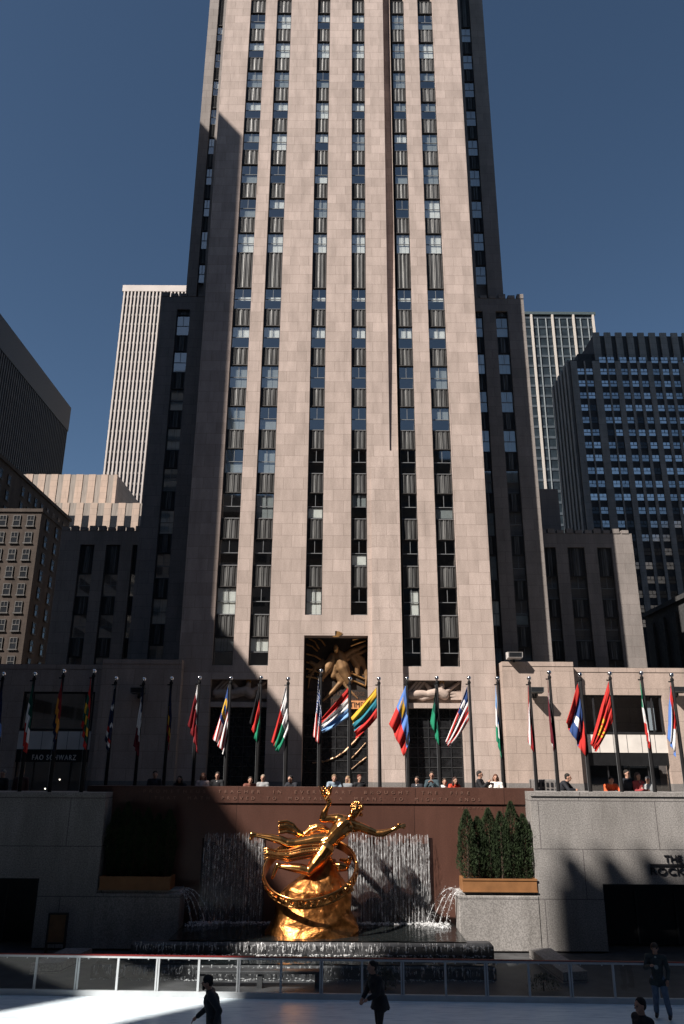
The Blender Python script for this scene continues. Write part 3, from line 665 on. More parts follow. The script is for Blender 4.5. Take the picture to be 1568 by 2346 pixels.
# side walls of the basin with planters
def basin_side(right):
    Y0 = 31.97
    if right: x0, x1 = W(1052,2080,Y0).x, W(1237,2080,Y0).x; lab = 'sunlit low grey granite basin wall under the right planter'
    else: x0, x1 = W(215,2080,Y0).x, W(412,2080,Y0).x; lab = 'shaded low grey granite basin wall under the left planter'
    zt = W(1140,2052,Y0).z
    mb = MB(); mb.bevbox(x0, x1, Y0, 32.99, 0, zt, .03)
    mb.bevbox(x0+.05, x1-.05, Y0+.12, 32.98, zt-.001, zt+.12, .02)
    o = mb.build('basin_wall', granite_grey, at=((x0+x1)/2, Y0, 0)); tag(o, lab, 'wall')
    # planter box
    pa, pb = (W(1061,2032,31.95).x, W(1231,2032,31.95).x) if right else (W(228,2028,31.95).x, W(390,2028,31.95).x)
    zp0 = zt+.122; zp1 = zp0+.46
    pt = thing('planter_box', 'copper brown planter box of evergreens on the %s basin wall' % ('sunlit right' if right else 'shaded left'), 'planter', ((pa+pb)/2, 32.4, zp0), group='planters beside the fountain')
    mb = MB(); mb.box(pa,pb,31.95,32.0,zp0,zp1); mb.box(pa,pb,32.8,32.85,zp0,zp1); mb.box(pa,pa+.06,32.0,32.8,zp0,zp1); mb.box(pb-.06,pb,32.0,32.8,zp0,zp1); mb.build('box', planter_m, pt)
    mb = MB(); mb.box(pa-.02,pb+.02,31.925,31.949,zp1-.06,zp1+.01); mb.box(pa-.02,pb+.02,31.925,31.949,zp0,zp0+.04); mb.build('rim', planter_m, pt)
    mb = MB(); mb.box(pa+.06,pb-.06,32.0,32.8,zp0+.02,zp1-.05); mb.build('soil', soil_m, pt)
    return pa, pb, zp1-.05
def evergreen(x, y, z, h, r, label, seed):
    g = random.Random(seed); t = thing('evergreen', label, 'tree', (x,y,z), 0, 'narrow evergreens in the planters')
    mb = MB(); mb.tube([(0,0,-.02),(0,0,h*.5),(0,0,h*.93)], [.05,.035,.01], 6); mb.build('trunk', bark_m, t, local=True)
    mb = MB(); lob = [(g.uniform(0,6.28), g.uniform(.1,.95), g.uniform(.10,.26)) for _ in range(26)]
    for i in range(4600):
        u = g.random()**.8; prof = (1-max(0,(u-.66)/.34)**1.4*.96)*(.72+.28*min(1,u*4)); a = g.uniform(0,6.283)
        bulge = 1.0
        for (la, lu, lr) in lob:
            da = math.atan2(math.sin(a-la), math.cos(a-la)); k = math.exp(-(da*da)/.16-((u-lu)*(u-lu))/.006); bulge += k*lr*1.5
        rr_ = r*prof*bulge*(.62+.38*math.sqrt(g.random()))*.88
        c = Vector((rr_*math.cos(a), rr_*math.sin(a), .03+u*h)); sz = g.uniform(.035,.075)
        d = Vector((math.cos(a)*.5+g.uniform(-.4,.4), math.sin(a)*.5+g.uniform(-.4,.4), g.uniform(.5,1.2))).normalized()
        s_ = d.cross(Vector((g.uniform(-1,1),g.uniform(-1,1),g.uniform(-.3,.3)))).normalized()
        mb.add([c-s_*sz*.5, c+d*sz*.3+s_*0, c+d*sz*1.5, c+s_*sz*.5], [(0,1,2,3)])
    mb.build('crown', leaf_m, t, local=True)
pa, pb, pz = basin_side(True)
names = ['leftmost', 'second from left', 'third from left', 'fourth from left', 'tallest, fifth from left', 'rightmost']
hts = [2.35, 2.20, 2.42, 2.36, 2.62, 2.40]
for i in range(6): evergreen(pa+.30+(pb-pa-.6)*i/5, 32.40+rnd.uniform(-.08,.08), pz, hts[i]*(1+rnd.uniform(-.05,.07)), rnd.uniform(.33,.38), 'dark narrow evergreen, %s in the sunlit right planter' % names[i], 10+i)
pa, pb, pz = basin_side(False)
names[4] = 'fifth from left'
for i in range(6): evergreen(pa+.30+(pb-pa-.6)*i/5, 32.40+rnd.uniform(-.08,.08), pz, hts[5-i], .315, 'dark narrow evergreen, %s in the shaded left planter' % names[i], 30+i)

# ------------------------------------------------------------------ fountain basin and water
zp = W(720,2112,32.95).z                       # upper pool level
yl = 29.45
xp0, xp1 = W(300,2160,yl).x, W(1132,2160,yl).x
bas = thing('fountain_basin', 'dark stone stepped fountain basin below the gilded statue', 'fountain', ((xp0+xp1)/2, 30, 0))
mb = MB(); xq0, xq1 = W(412,2100,31.5).x, W(1050,2100,31.5).x
mb.box(xq0, xq1, yl+.5, 32.98, -.05, zp-.05)
mb.bevbox(xp0, xp1, yl-.02, yl+.6, -.05, zp-.04, .09)
mb.build('upper_step', floor_m, bas)
z2 = .36; mb = MB(); x20, x21 = W(205,2230,28.0).x, W(1140,2230,28.0).x
mb.bevbox(x20, x21, 28.1, yl-.03, -.05, z2-.03, .05); mb.build('lower_step', floor_m, bas)
def sheet(name, x0, x1, y0, y1, z, label):
    mb = MB(); nx, ny = 60, 16
    vs = [(x0+(x1-x0)*i/nx, y0+(y1-y0)*j/ny, z+.006*math.sin(i*1.7+j*2.3)+.005*math.sin(i*.6-j*1.1)) for j in range(ny+1) for i in range(nx+1)]
    fs = [(j*(nx+1)+i, j*(nx+1)+i+1, (j+1)*(nx+1)+i+1, (j+1)*(nx+1)+i) for j in range(ny) for i in range(nx)]
    mb.smooth = True; mb.add(vs, fs); o = mb.build(name, pool_m); tag(o, label, 'water', kind='structure')
sheet('upper_pool_water', xq0+.02, xq1-.02, yl+.1, 32.97, zp, 'dark rippled water of the upper fountain pool')
sheet('lower_pool_water', x20+.1, x21-.1, 28.15, yl-.04, z2+.01, 'dark water on the lower fountain step')
def strand(mb, x, y, z1, z0, w0, g, lean=0., curve=None, seg=.12):
    """one thin wavering thread of water"""
    n = max(3, int((z1-z0)/seg)); pts = []; rs = []
    ph = g.uniform(0, 6)
    for i in range(n+1):
        u = i/n; pts.append((x+.012*math.sin(u*9+ph)+g.uniform(-.008,.008), y-lean*math.sqrt(u)+g.uniform(-.01,.01), z1+(z0-z1)*u))
        rs.append(w0*(1-.25*u)*g.uniform(.45,1.3))
    mb.tube(pts, rs, 5)
def curtain(x0, x1, label, seed):
    g = random.Random(seed); mb = MB(); zt = W(900,1912,32.6).z; x = x0; mb.smooth = True
    while x < x1:
        strand(mb, x, 32.72, zt+g.uniform(-.05,.04), zp+.02, g.uniform(.012,.030), g, .12)
        if g.random() < .8: strand(mb, x+g.uniform(-.05,.05), 32.68, zt-g.uniform(.05,1.2), zp+g.uniform(.0,1.0), g.uniform(.006,.013), g, .12)
        x += g.uniform(.085,.15)
    mb.m = 1; n = 40
    for k in range(n):
        a_ = x0+(x1-x0)*k/n; z_ = zt-g.uniform(.02,.5); mb.quad((a_,32.80,zp),(a_+(x1-x0)/n*g.uniform(.5,.95),32.80,zp),(a_+(x1-x0)/n*.8,32.86,z_),(a_,32.86,z_))
    mb.m = 0
    for i in range(900):
        c = Vector((g.uniform(x0,x1), 32.6+g.uniform(-.15,.1), zp+(zt-zp)*g.random())); mb.ball(c, (g.uniform(.005,.011),.008,g.uniform(.015,.06)), 6)
    o = mb.build('water_curtain', [stream_m, film_m], at=((x0+x1)/2, 32.7, zp)); tag(o, label, 'water', kind='stuff')
curtain(W(468,1950,32.6).x, W(606,1950,32.6).x, 'thin falling water curtain left of the gilded statue', 3)
curtain(W(800,1950,32.6).x, W(984,1950,32.6).x, 'sunlit falling water curtain right of the gilded statue', 4)
mb = MB(); g = random.Random(8)
for (x0, x1) in [(W(430,2110,32.5).x, W(640,2110,32.5).x), (W(800,2110,32.5).x, W(1030,2110,32.5).x)]:
    for i in range(260):
        c = Vector((g.uniform(x0,x1), 32.62+g.gauss(0,.11), zp+abs(g.gauss(0,.025)))); mb.ball(c, (g.uniform(.02,.07),g.uniform(.02,.05),g.uniform(.01,.03)), 6)
tag(mb.build('foam', foam_m, at=(0,32.5,zp)), 'white foam where the curtains meet the pool', 'water', kind='stuff')
def jets(right):
    g = random.Random(5 if right else 6); mb = MB(); mb.smooth = True
    for k in range(4):
        a = W(1054 if right else 410, 2034, 31.95+.16*k); s = -1 if right else 1
        reach = .55+.22*k; top = .06+.05*k; pts = []; zb = zp+.02; z0 = a.z-.12
        for i in range(15):
            u = i/14; zz = z0+top*4*u*(1-u)*1.2-(z0-zb)*u**2; pts.append((a.x+s*reach*u*1.15+g.uniform(-.01,.01), a.y-.15*u, zz))
        mb.tube(pts, [g.uniform(.006,.022) for _ in pts], 5)
        for q_ in pts:
            for _ in range(9): mb.ball(Vector(q_)+Vector((g.gauss(0,.06),g.gauss(0,.05),g.gauss(-.04,.06))), g.uniform(.005,.016), 6)
        for i in range(40):
            q = Vector(pts[-1]); mb.ball(q+Vector((g.gauss(0,.16),g.gauss(0,.12),abs(g.gauss(0,.05)))), g.uniform(.01,.035), 6)
    o = mb.build('water_jets', foam_m, at=(W(1050 if right else 412,2034,31.5).x, 31.5, zp)); tag(o, 'arching water jets from the %s basin wall' % ('sunlit right' if right else 'shaded left'), 'water', kind='stuff')
jets(True); jets(False)
def spill(x0, x1, y, z1, z0, label, seed, dens):
    g = random.Random(seed); mb = MB(); n = int((x1-x0)*dens); mb.smooth = True
    for i in range(n):
        x = g.uniform(x0,x1); L = (z1-z0)*g.uniform(.08,.75)*(1 if g.random()<.4 else .6); s = z1-(z1-z0-L)*g.random()*.7; wd = g.uniform(.006,.022)
        if g.random() < .12: wd *= 1.9
        strand(mb, x, y-g.uniform(0,.09), s, s-L, wd, g, .03, seg=.05)
    for i in range(n): mb.ball((g.uniform(x0,x1), y-g.uniform(.02,.3), z0+abs(g.gauss(0,.02))), (g.uniform(.01,.05),g.uniform(.01,.04),.012), 6)
    o = mb.build('spilling_water', spill_m, at=((x0+x1)/2, y, z0)); tag(o, label, 'water', kind='stuff')
spill(xp0+.1, xp1-.1, yl-.03, zp+.01, z2+.02, 'white water spilling over the upper basin step', 11, 26)
spill(x20+.1, x21-.1, 28.08, z2+.02, -.04, 'water spilling over the lower basin step behind the rink barrier', 12, 26)

# ------------------------------------------------------------------ gilded statue
YS = 30.9
stat = thing('gilded_statue', 'gilded statue of a flying male figure over a tilted ring on a golden rock', 'statue', W(714, 2142, YS))
def G(zx, zy, d=0.0):                            # position on the statue measured on an enlarged view
    return W((600+zx/3.409)*.91645, (1950+zy/3.409)*.91645, YS-.1+d)
K = .00425
BULK = 1.10
def ch(mb, pts, n=12):
    for a, b_ in zip(pts, pts[1:]):
        mb.capsule(G(*a[:2], a[2]), G(*b_[:2], b_[2]), a[3]*K*BULK, b_[3]*K*BULK, n)
mb = MB()
# trunk
ch(mb, [(730,545,0,70),(775,515,-.02,66),(810,470,-.03,66),(860,420,-.02,78),(895,385,0,76)])
ch(mb, [(840,335,.02,46),(900,365,.02,60),(975,395,.02,50)])
ch(mb, [(915,350,.0,34),(955,305,.0,30)])
mb.ball(G(868,385,-.22), (.19,.12,.17)); mb.ball(G(930,412,-.20), (.19,.12,.16))                 # chest
for i, (x,y) in enumerate([(800,470),(835,490),(780,500),(815,520)]): mb.ball(G(x,y,-.2), (.10,.06,.09))
# head with brow, nose, chin, ears
ch(mb, [(975,290,-.03,36),(985,262,-.02,46),(995,240,0,50)])
mb.ball(G(962,262,-.19), (.10,.06,.05)); mb.ball(G(955,280,-.22), (.035,.05,.06)); mb.ball(G(962,303,-.17), (.07,.06,.04)); mb.ball(G(1030,270,0), (.03,.06,.07))
# arm with the flame
ch(mb, [(838,330,.02,42),(780,328,.02,33),(705,332,.0,27)]); ch(mb, [(705,332,0,28),(722,275,-.03,27),(752,215,-.05,17)]); ch(mb, [(752,215,-.05,18),(765,190,-.06,20)])
for i in range(4): ch(mb, [(748+i*10,185,-.1+.02*i,7),(752+i*8,165,-.15+.03*i,6),(762+i*4,158,-.1+.03*i,5)], 8)
# reaching arm, hand and separate fingers
ch(mb, [(980,392,.0,44),(1040,405,-.05,36),(1100,430,-.1,33),(1165,455,-.12,25)]); ch(mb, [(1165,455,-.12,27),(1225,452,-.15,29),(1300,425,-.2,17)])
ch(mb, [(1300,425,-.2,17),(1340,405,-.22,20),(1362,396,-.22,17)])
for i, (x, y, d) in enumerate([(1402,372,-.16),(1412,383,-.2),(1411,397,-.24),(1402,412,-.27)]):
    ch(mb, [(1362,388+i*6,-.18-.03*i,8),(1386,380+i*8,-.19-.03*i,8),(x,y,d,6)], 8)
ch(mb, [(1338,395,-.3,9),(1352,378,-.33,8),(1368,372,-.33,6)], 8)
# upper leg, stretched back
ch(mb, [(735,515,.05,68),(640,520,.05,60),(560,535,.04,52),(470,545,.02,43),(410,538,.0,37)]); ch(mb, [(410,538,0,34),(350,512,.02,34),(270,492,.04,29),(190,478,.06,20),(130,468,.08,17)])
ch(mb, [(130,468,.08,20),(105,462,.08,22),(98,492,.05,17),(92,502,.02,13)])
# lower leg, knee bent
ch(mb, [(735,590,-.15,66),(690,660,-.25,62),(640,725,-.32,52),(598,775,-.36,40)]); ch(mb, [(598,775,-.36,36),(520,755,-.32,37),(440,745,-.26,31),(345,735,-.2,17)])
ch(mb, [(345,735,-.2,19),(322,722,-.18,20),(305,760,-.2,17),(285,815,-.22,14),(276,838,-.22,9)])
mb.remesh('figure', gold, stat, .018, 3); BULK = 1.05
mb = MB(); mb.smooth = True; g = random.Random(2)
for i in range(90):
    a = g.uniform(0,6.28); e = g.uniform(-.2,1.5); c = G(998,238,.02); r = .235
    mb.ball(c+Vector((r*math.cos(e)*math.cos(a)*.95, r*math.cos(e)*math.sin(a), r*math.sin(e)*.95)), g.uniform(.03,.055), 6)
for i in range(26): mb.ball(G(1005+g.uniform(-8,38), 262+g.uniform(0,45), g.uniform(.02,.2)), g.uniform(.03,.05), 6)
mb.build('hair', gold, stat)
mb = MB(); g = random.Random(4)
for i in range(34):
    a = g.uniform(0,6.28); c = G(735,150,-.05); r = g.uniform(.03,.17); tip = c+Vector((r*math.cos(a)*1.6+g.uniform(-.1,.05), r*math.sin(a)*1.4, g.uniform(.12,.42)))
    mid = c+Vector((r*math.cos(a), r*math.sin(a), .12)); mb.chain([c+Vector((0,0,g.uniform(-.1,.1))), mid, tip], [.05,.055,.018], 7)
mb.remesh('flame', gold, stat, .018, 1)
# drapery bundle between the legs, billow behind
mb = MB()
for k, (o_, d_, r_) in enumerate([(-46,-.10,11),(-22,-.22,11),(4,-.27,11),(30,-.22,11),(54,-.08,10)]):
    ch(mb, [(775,668+o_*.2,-.2,10),(752,628+o_*.5,-.24+d_*.4,r_),(700,603+o_,-.15+d_,r_),(620,600+o_,-.1+d_,r_),(520,615+o_,-.1+d_,r_),(420,640+o_*.9,-.08+d_,r_),(320,635+o_*.7,-.05+d_,r_-3),(235,618+o_*.8,-.02+d_,r_-2),(205,628+o_*.9,d_,r_-5)], 9)
for k in range(4): ch(mb, [(300,600,-.15,8),(340,570,-.1,6)], 8)
mb.remesh('drapery', gold, stat, .014, 1)
mb = MB()
for k in range(6):
    o_ = (k-2.5)*12; d_ = .15+.03*math.sin(k*2)
    ch(mb, [(765,450+o_*.7,d_,12),(720,412+o_*.6,d_+.05,12),(660,402+o_*.7,d_+.08,12),(600,425+o_*.9,d_+.1,11),(548,472+o_*.5,d_+.1,10),(500,455+o_*.9,d_+.1,11),(455,415+o_*1.3,d_+.08,12),(400,395+o_*1.5,d_+.05,12),(335,405+o_*1.6,d_,10)], 8)
mb.remesh('billowing_cloth', gold, stat, .016, 1)
mb = MB()
for k in range(4): ch(mb, [(800+k*8,715+k*6,-.1,16),(850,725+k*12,-.2,20),(900,735+k*8,-.15,18),(925,745,-.05,10)], 8)
for k in range(3): ch(mb, [(860+20*k,680,.3,14),(915,690+20*k,.25,16),(945,660+k*12,.2,12)], 8)
mb.remesh('cloth_end', gold, stat, .022, 1)
# ring: band with rims and raised ornament
RC = G(602, 770, .1); RR = 1.72; tau = R(31); tl = R(4)
e1 = Vector((math.cos(tl), 0, math.sin(tl))); e2 = Vector((0, -math.cos(tau), -math.sin(tau))); nn = e1.cross(e2).normalized()
if nn.z < 0: nn = -nn
def rpt(a, r, h): return RC+e1*(r*math.cos(a))+e2*(r*math.sin(a))+nn*h
mb = MB(); N = 120; mb.smooth = False
prof = [(RR-.05,-.17),(RR+.02,-.17),(RR+.02,.17),(RR-.05,.17)]
vs = [rpt(2*math.pi*i/N, r, h) for i in range(N) for r, h in prof]
mb.smooth = True
for i in range(N):
    j = (i+1)%N
    for k in range(4): k2=(k+1)%4; mb.add([vs[i*4+k],vs[j*4+k],vs[j*4+k2],vs[i*4+k2]], [(0,1,2,3)])
for h, r in ((-.17,.045),(.17,.04)):
    pts = [rpt(2*math.pi*i/N, RR+.0, h) for i in range(N+1)]; mb.tube(pts, r, 8)
ring = mb.build('ring', gold, stat)
mb = MB(); g = random.Random(9)
for i in range(46):
    a = 2*math.pi*i/46
    for q in range(3):
        c = rpt(a+g.uniform(-.04,.04), RR+.03, g.uniform(-.11,.11)); d = rpt(a+g.uniform(-.07,.07), RR+.045, g.uniform(-.11,.11)); mb.capsule(c, d, g.uniform(.025,.05), g.uniform(.02,.04), 7)
for i in range(26):
    a = .62+g.uniform(-.13,.13); mb.ball(rpt(a, RR+g.uniform(.0,.14), g.uniform(-.16,.16)), g.uniform(.04,.09), 7)
mb.remesh('ring_ornament', gold, ring, .016, 1)
# rock
mb = MB(); g = random.Random(14); base = wpos(stat)
lev = [(0,1.86,1.25,0.),(.45,1.72,1.1,.02),(.80,1.58,1.0,.0),(1.12,1.46,.92,.02),(1.6,1.22,.80,.08),(2.05,.78,.6,.25),(2.6,.34,.32,.5)]
M_ = 13; vs = []
cxr = G(620,1200).x-base.x
for z, rx, ry, ox in lev:
    for i in range(M_):
        a = 2*math.pi*(i+.3*math.sin(z*2))/M_; k = 1+g.uniform(-.13,.13); vs.append((base.x+cxr+ox+rx*k*math.cos(a), base.y+.15+ry*k*math.sin(a), base.z-.12+z*1.0+(g.uniform(-.09,.09) if z else 0)))
fs = []
for k in range(len(lev)-1):
    for i in range(M_):
        j=(i+1)%M_; a,b_,c,d = k*M_+i,k*M_+j,(k+1)*M_+j,(k+1)*M_+i
        fs += ([(a,b_,c),(a,c,d)] if (i+k)%2 else [(a,b_,d),(b_,c,d)])
fs += [tuple(range((len(lev)-1)*M_, len(lev)*M_)), tuple(range(M_-1,-1,-1))]
mb.add(vs, fs); rk = mb.build('rock', gold_rock, stat)
tx = bpy.data.textures.new('rock_relief', 'CLOUDS'); tx.noise_scale = .28; tx.noise_depth = 4
md = rk.modifiers.new('bevel', 'BEVEL'); md.width = .055; md.segments = 2; md.limit_method = 'ANGLE'; md.angle_limit = R(12)
md = rk.modifiers.new('sub', 'SUBSURF'); md.subdivision_type = 'SIMPLE'; md.levels = 3; md.render_levels = 3
md = rk.modifiers.new('relief', 'DISPLACE'); md.texture = tx; md.strength = .05; md.mid_level = .5
for p in rk.data.polygons: p.use_smooth = False
mb = MB()
mb.prism([(-.42,-.1),(-.1,.9),(.3,.75),(.52,-.1)], 'y', -.25, .4)
# ------------------------------------------------------------------ rink barrier
ba, bb = W(0, 2284, 26.0), W(1568, 2304, 25.4)
bd = Vector((bb.x-ba.x, bb.y-ba.y, 0)).normalized(); bang = math.atan2(bd.y, bd.x)
bar = thing('rink_barrier', 'white framed glass rink barrier with a red top rail', 'barrier', (ba.x, ba.y, 0), bang)
def at_px(x):                                    # distance along the barrier seen at picture column x
    p0 = W(x, 2205, 26); d = p0-CAM; k = (ba.x*bd.y-ba.y*bd.x-(CAM.x*bd.y-CAM.y*bd.x))/(d.x*bd.y-d.y*bd.x)
    q = CAM+d*k; return (q.x-ba.x)*bd.x+(q.y-ba.y)*bd.y
BH = 1.06; x0, x1 = -6, at_px(1568)+6
mb = MB(); mb.box(x0,x1,-.035,.035,BH-.06,BH); mb.build('top_rail', white_p, bar, local=True)
mb = MB(); mb.box(x0,x1,-.045,.045,BH+.001,BH+.025); mb.build('red_cap', red_p, bar, local=True)
mb = MB(); mb.box(x0,x1,-.05,.05,0.002,.15); mb.build('kick_board', white_p, bar, local=True)
px = [85,180,272,363,457,548,645,737,830,922,1020,1113,1210,1305,1403,1500]
sx = [at_px(p) for p in px]; stp = (sx[-1]-sx[0])/(len(sx)-1)
sx = [sx[0]-stp*3, sx[0]-stp*2, sx[0]-stp]+sx+[sx[-1]+stp, sx[-1]+2*stp, sx[-1]+stp*3]
bgl = glass('barrier_glass', (.72,.76,.77), .05, .05)
for i, s_ in enumerate(sx):
    mb = MB(); wd = .055 if i%2 == 0 else .032
    mb.box(s_-wd,s_+wd,-.03,.03,.151,BH-.061)
    if i%2 == 0: mb.m = 1; mb.box(s_-.012,s_+.012,-.034,-.0301,.16,BH-.07)
    mb.build('post', [white_p, sash_m], bar, local=True)
    if i < len(sx)-1:
        mb = MB(); mb.quad((s_+.03,0,.151),(sx[i+1]-.03,0,.151),(sx[i+1]-.03,0,BH-.061),(s_+.03,0,BH-.061)); pn = mb.build('glass_panel', bgl, bar, local=True)
        for u in (.25,.75):
            x = s_+(sx[i+1]-s_)*u
            mb = MB(); mb.box(x-.015,x+.015,-.02,.02,BH-.1,BH-.062); mb.build('clip', white_p, pn, local=True)

# low things between barrier and basin
def ledge(pts, z, label):
    mb = MB(); mb.prism(pts, 'z', 0.0-.06, z); o = mb.build('stone_ledge', granite_grey, at=(sum(p[0] for p in pts)/len(pts), sum(p[1] for p in pts)/len(pts), 0)); tag(o, label, 'ledge')
def fl(x, y, z=0.):                              # point on a level surface
    d = _f+RT*((x-IW/2)/FPX)-UP*((y-IH/2)/FPX); k = (z-CAM.z)/d.z; q = CAM+d*k; return (q.x, q.y)
ledge([fl(1212,2172,.25),fl(1262,2172,.25),fl(1345,2225,.25),fl(1290,2228,.25)], .25, 'pale stone ledge running out from the right basin wall')
ledge([fl(150,2172,.25),fl(212,2172,.25),fl(140,2205,.25),fl(70,2208,.25)], .25, 'grey stone ledge running out from the left basin wall')
a = W(127,2150,31.2); t = thing('notice_board', 'small brown framed notice board by the left wall', 'sign', (a.x, 31.3, 0))
mb = MB(); mb.box(a.x-.30,a.x+.30,31.27,31.31,.35,1.25); mb.build('panel', plain('brown_panel', (.16,.085,.04), .6), t)
mb = MB(); mb.box(a.x-.36,a.x-.301,31.24,31.36,-.06,1.31); mb.box(a.x+.301,a.x+.36,31.24,31.36,-.06,1.31); mb.box(a.x-.30,a.x+.30,31.24,31.36,1.251,1.31); mb.box(a.x-.30,a.x+.30,31.24,31.36,.29,.349); mb.build('frame', black_m, t)
def shrub(x, y, w_, h, label, seed):
    g = random.Random(seed); t = thing('shrub', label, 'shrub', (x,y,-.06), 0, 'dark shrubs behind the barrier')
    mb = MB(); mb.tube([(0,0,0),(0,0,h*.6)], [.03,.015], 6); mb.build('stem', bark_m, t, local=True)
    mb = MB()
    for i in range(900):
        a = g.uniform(0,6.28); e = g.uniform(0,1.5); r = (.6+.4*g.random()); c = Vector((w_*r*math.cos(e)*math.cos(a), w_*.6*r*math.cos(e)*math.sin(a), .05+h*r*math.sin(e))); sz = g.uniform(.03,.06)
        d = Vector((g.uniform(-1,1),g.uniform(-1,1),g.uniform(0,1))).normalized(); s_ = d.cross(Vector((0,.3,1))).normalized()
        mb.add([c-s_*sz*.5,c+d*sz*.2,c+d*sz*1.4,c+s_*sz*.5], [(0,1,2,3)])
    mb.build('foliage', leaf_m, t, local=True)
q = fl(1252,2276,-.06); shrub(q[0], 27.0, .55, .42, 'low spreading dark shrub behind the barrier right of the basin', 1)
q = fl(884,2270,-.06); shrub(q[0], 27.0, .38, .55, 'round dark shrub behind the barrier beside the standing woman', 2)
mb = MB(); a = W(640,2250,27.2)
t = thing('bench_reflection', 'long low dark bench shape added for a reflection in the barrier glass', 'bench', (a.x, 27.2, 0))  # added block standing in for a reflection in the barrier glass
mb = MB(); mb.bevbox(a.x-2.6,a.x+1.4,27.0,27.4,.34,.42,.02); mb.build('seat', floor_m, t)
for u in (-2.4,-.6,1.2): mb = MB(); mb.box(a.x+u-.08,a.x+u+.08,27.05,27.35,-.06,.339); mb.build('leg', floor_m, t)

# ------------------------------------------------------------------ flags and poles
def flag_mat():
    m, t, n, l, b = _base('flag_cloth')
    a = n.new('ShaderNodeVertexColor'); a.layer_name = 'dye'
    l.new(a.outputs[0], b.inputs['Base Color']); b.inputs['Roughness'].default_value = .75; b.inputs['Specular IOR Level'].default_value = .15
    tl_ = n.new('ShaderNodeBsdfTranslucent'); l.new(a.outputs[0], tl_.inputs[0])
    mx = n.new('ShaderNodeMixShader'); mx.inputs[0].default_value = .13
    l.new(b.outputs[0], mx.inputs[1]); l.new(tl_.outputs[0], mx.inputs[2]); l.new(mx.outputs[0], n['Material Output'].inputs[0]); return m
cloth = flag_mat()
RED=(.50,.035,.03); DRED=(.22,.02,.025); MAR=(.13,.018,.028); WHT=(.75,.73,.72); BLU=(.035,.07,.20); NAV=(.012,.018,.05); LBL=(.22,.40,.68); MBL=(.10,.20,.50)
GRN=(.02,.22,.12); DGR=(.01,.07,.05); YEL=(.65,.38,.04); ORG=(.62,.26,.04); BLK=(.012,.012,.014); TEA=(.03,.19,.25)
def hs_(*cols):
    return lambda u, v: cols[min(len(cols)-1, int(v*len(cols)))]
def vs_(*cols):
    return lambda u, v: cols[min(len(cols)-1, int(u*len(cols)))]
def stripes(n, a, b, canton=None, cu=.42, cv=.52, stars=None):
    def f(u, v):
        if canton and u < cu and v < cv:
            if stars == 'grid': return WHT if ((u/cu*9)%1 < .45 and (v/cv*7)%1 < .5) else canton
            if stars == 'one': return WHT if (u/cu-.5)**2+(v/cv-.5)**2 < .05 else canton
            if stars == 'moon': return YEL if .03 < (u/cu-.45)**2+(v/cv-.5)**2 < .12 or (u/cu-.62)**2+(v/cv-.5)**2 < .015 else canton
            return canton
        return a if int(v*n)%2 == 0 else b
    return f
def disc(base, cu, cv, r, col, rays=False):
    def f(u, v):
        d = math.hypot((u-cu)*1.5, v-cv); rr = r
        if rays: rr = r*(1.25 if int((math.atan2(v-cv,(u-cu)*1.5)+math.pi)*20/6.283)%2 else .9)
        return col if d < rr and not (rays and r*.35 < d < r*.45) else base(u, v)
    return f
def crown_(base): return lambda u, v: YEL if (abs(u-.28) < .13 and .10 < v < .36 and not (v < .18 and int(u*40)%2)) else base(u, v)
def madag(u, v): return WHT if u < .33 else (RED if v < .5 else GRN)
def southern(u, v): return ((WHT if (int(u*14)+int(v*9))%5==0 and u < .5 else NAV) if u < .62 else (RED if u < .74 else (WHT if u < .88 else NAV)))
def nearwhite(u, v): return WHT if u < .16 else DRED
def cuba(u, v): return RED if u < .42*(1-abs(v-.5)*2)+.08 else (MBL if int(v*5)%2 == 0 else WHT)
def tri4(u, v): return [RED, DGR, YEL, DGR, RED][min(4, int(u*5))]
z1 = lambda x, y: (x*.5026, 1374.6+y*.5026)
z2_ = lambda x, y: (778.9+x*.5032, 1374.6+y*.5032)
z3 = lambda x, y: (659.8+x*.17969, 1411.3+y*.17969)
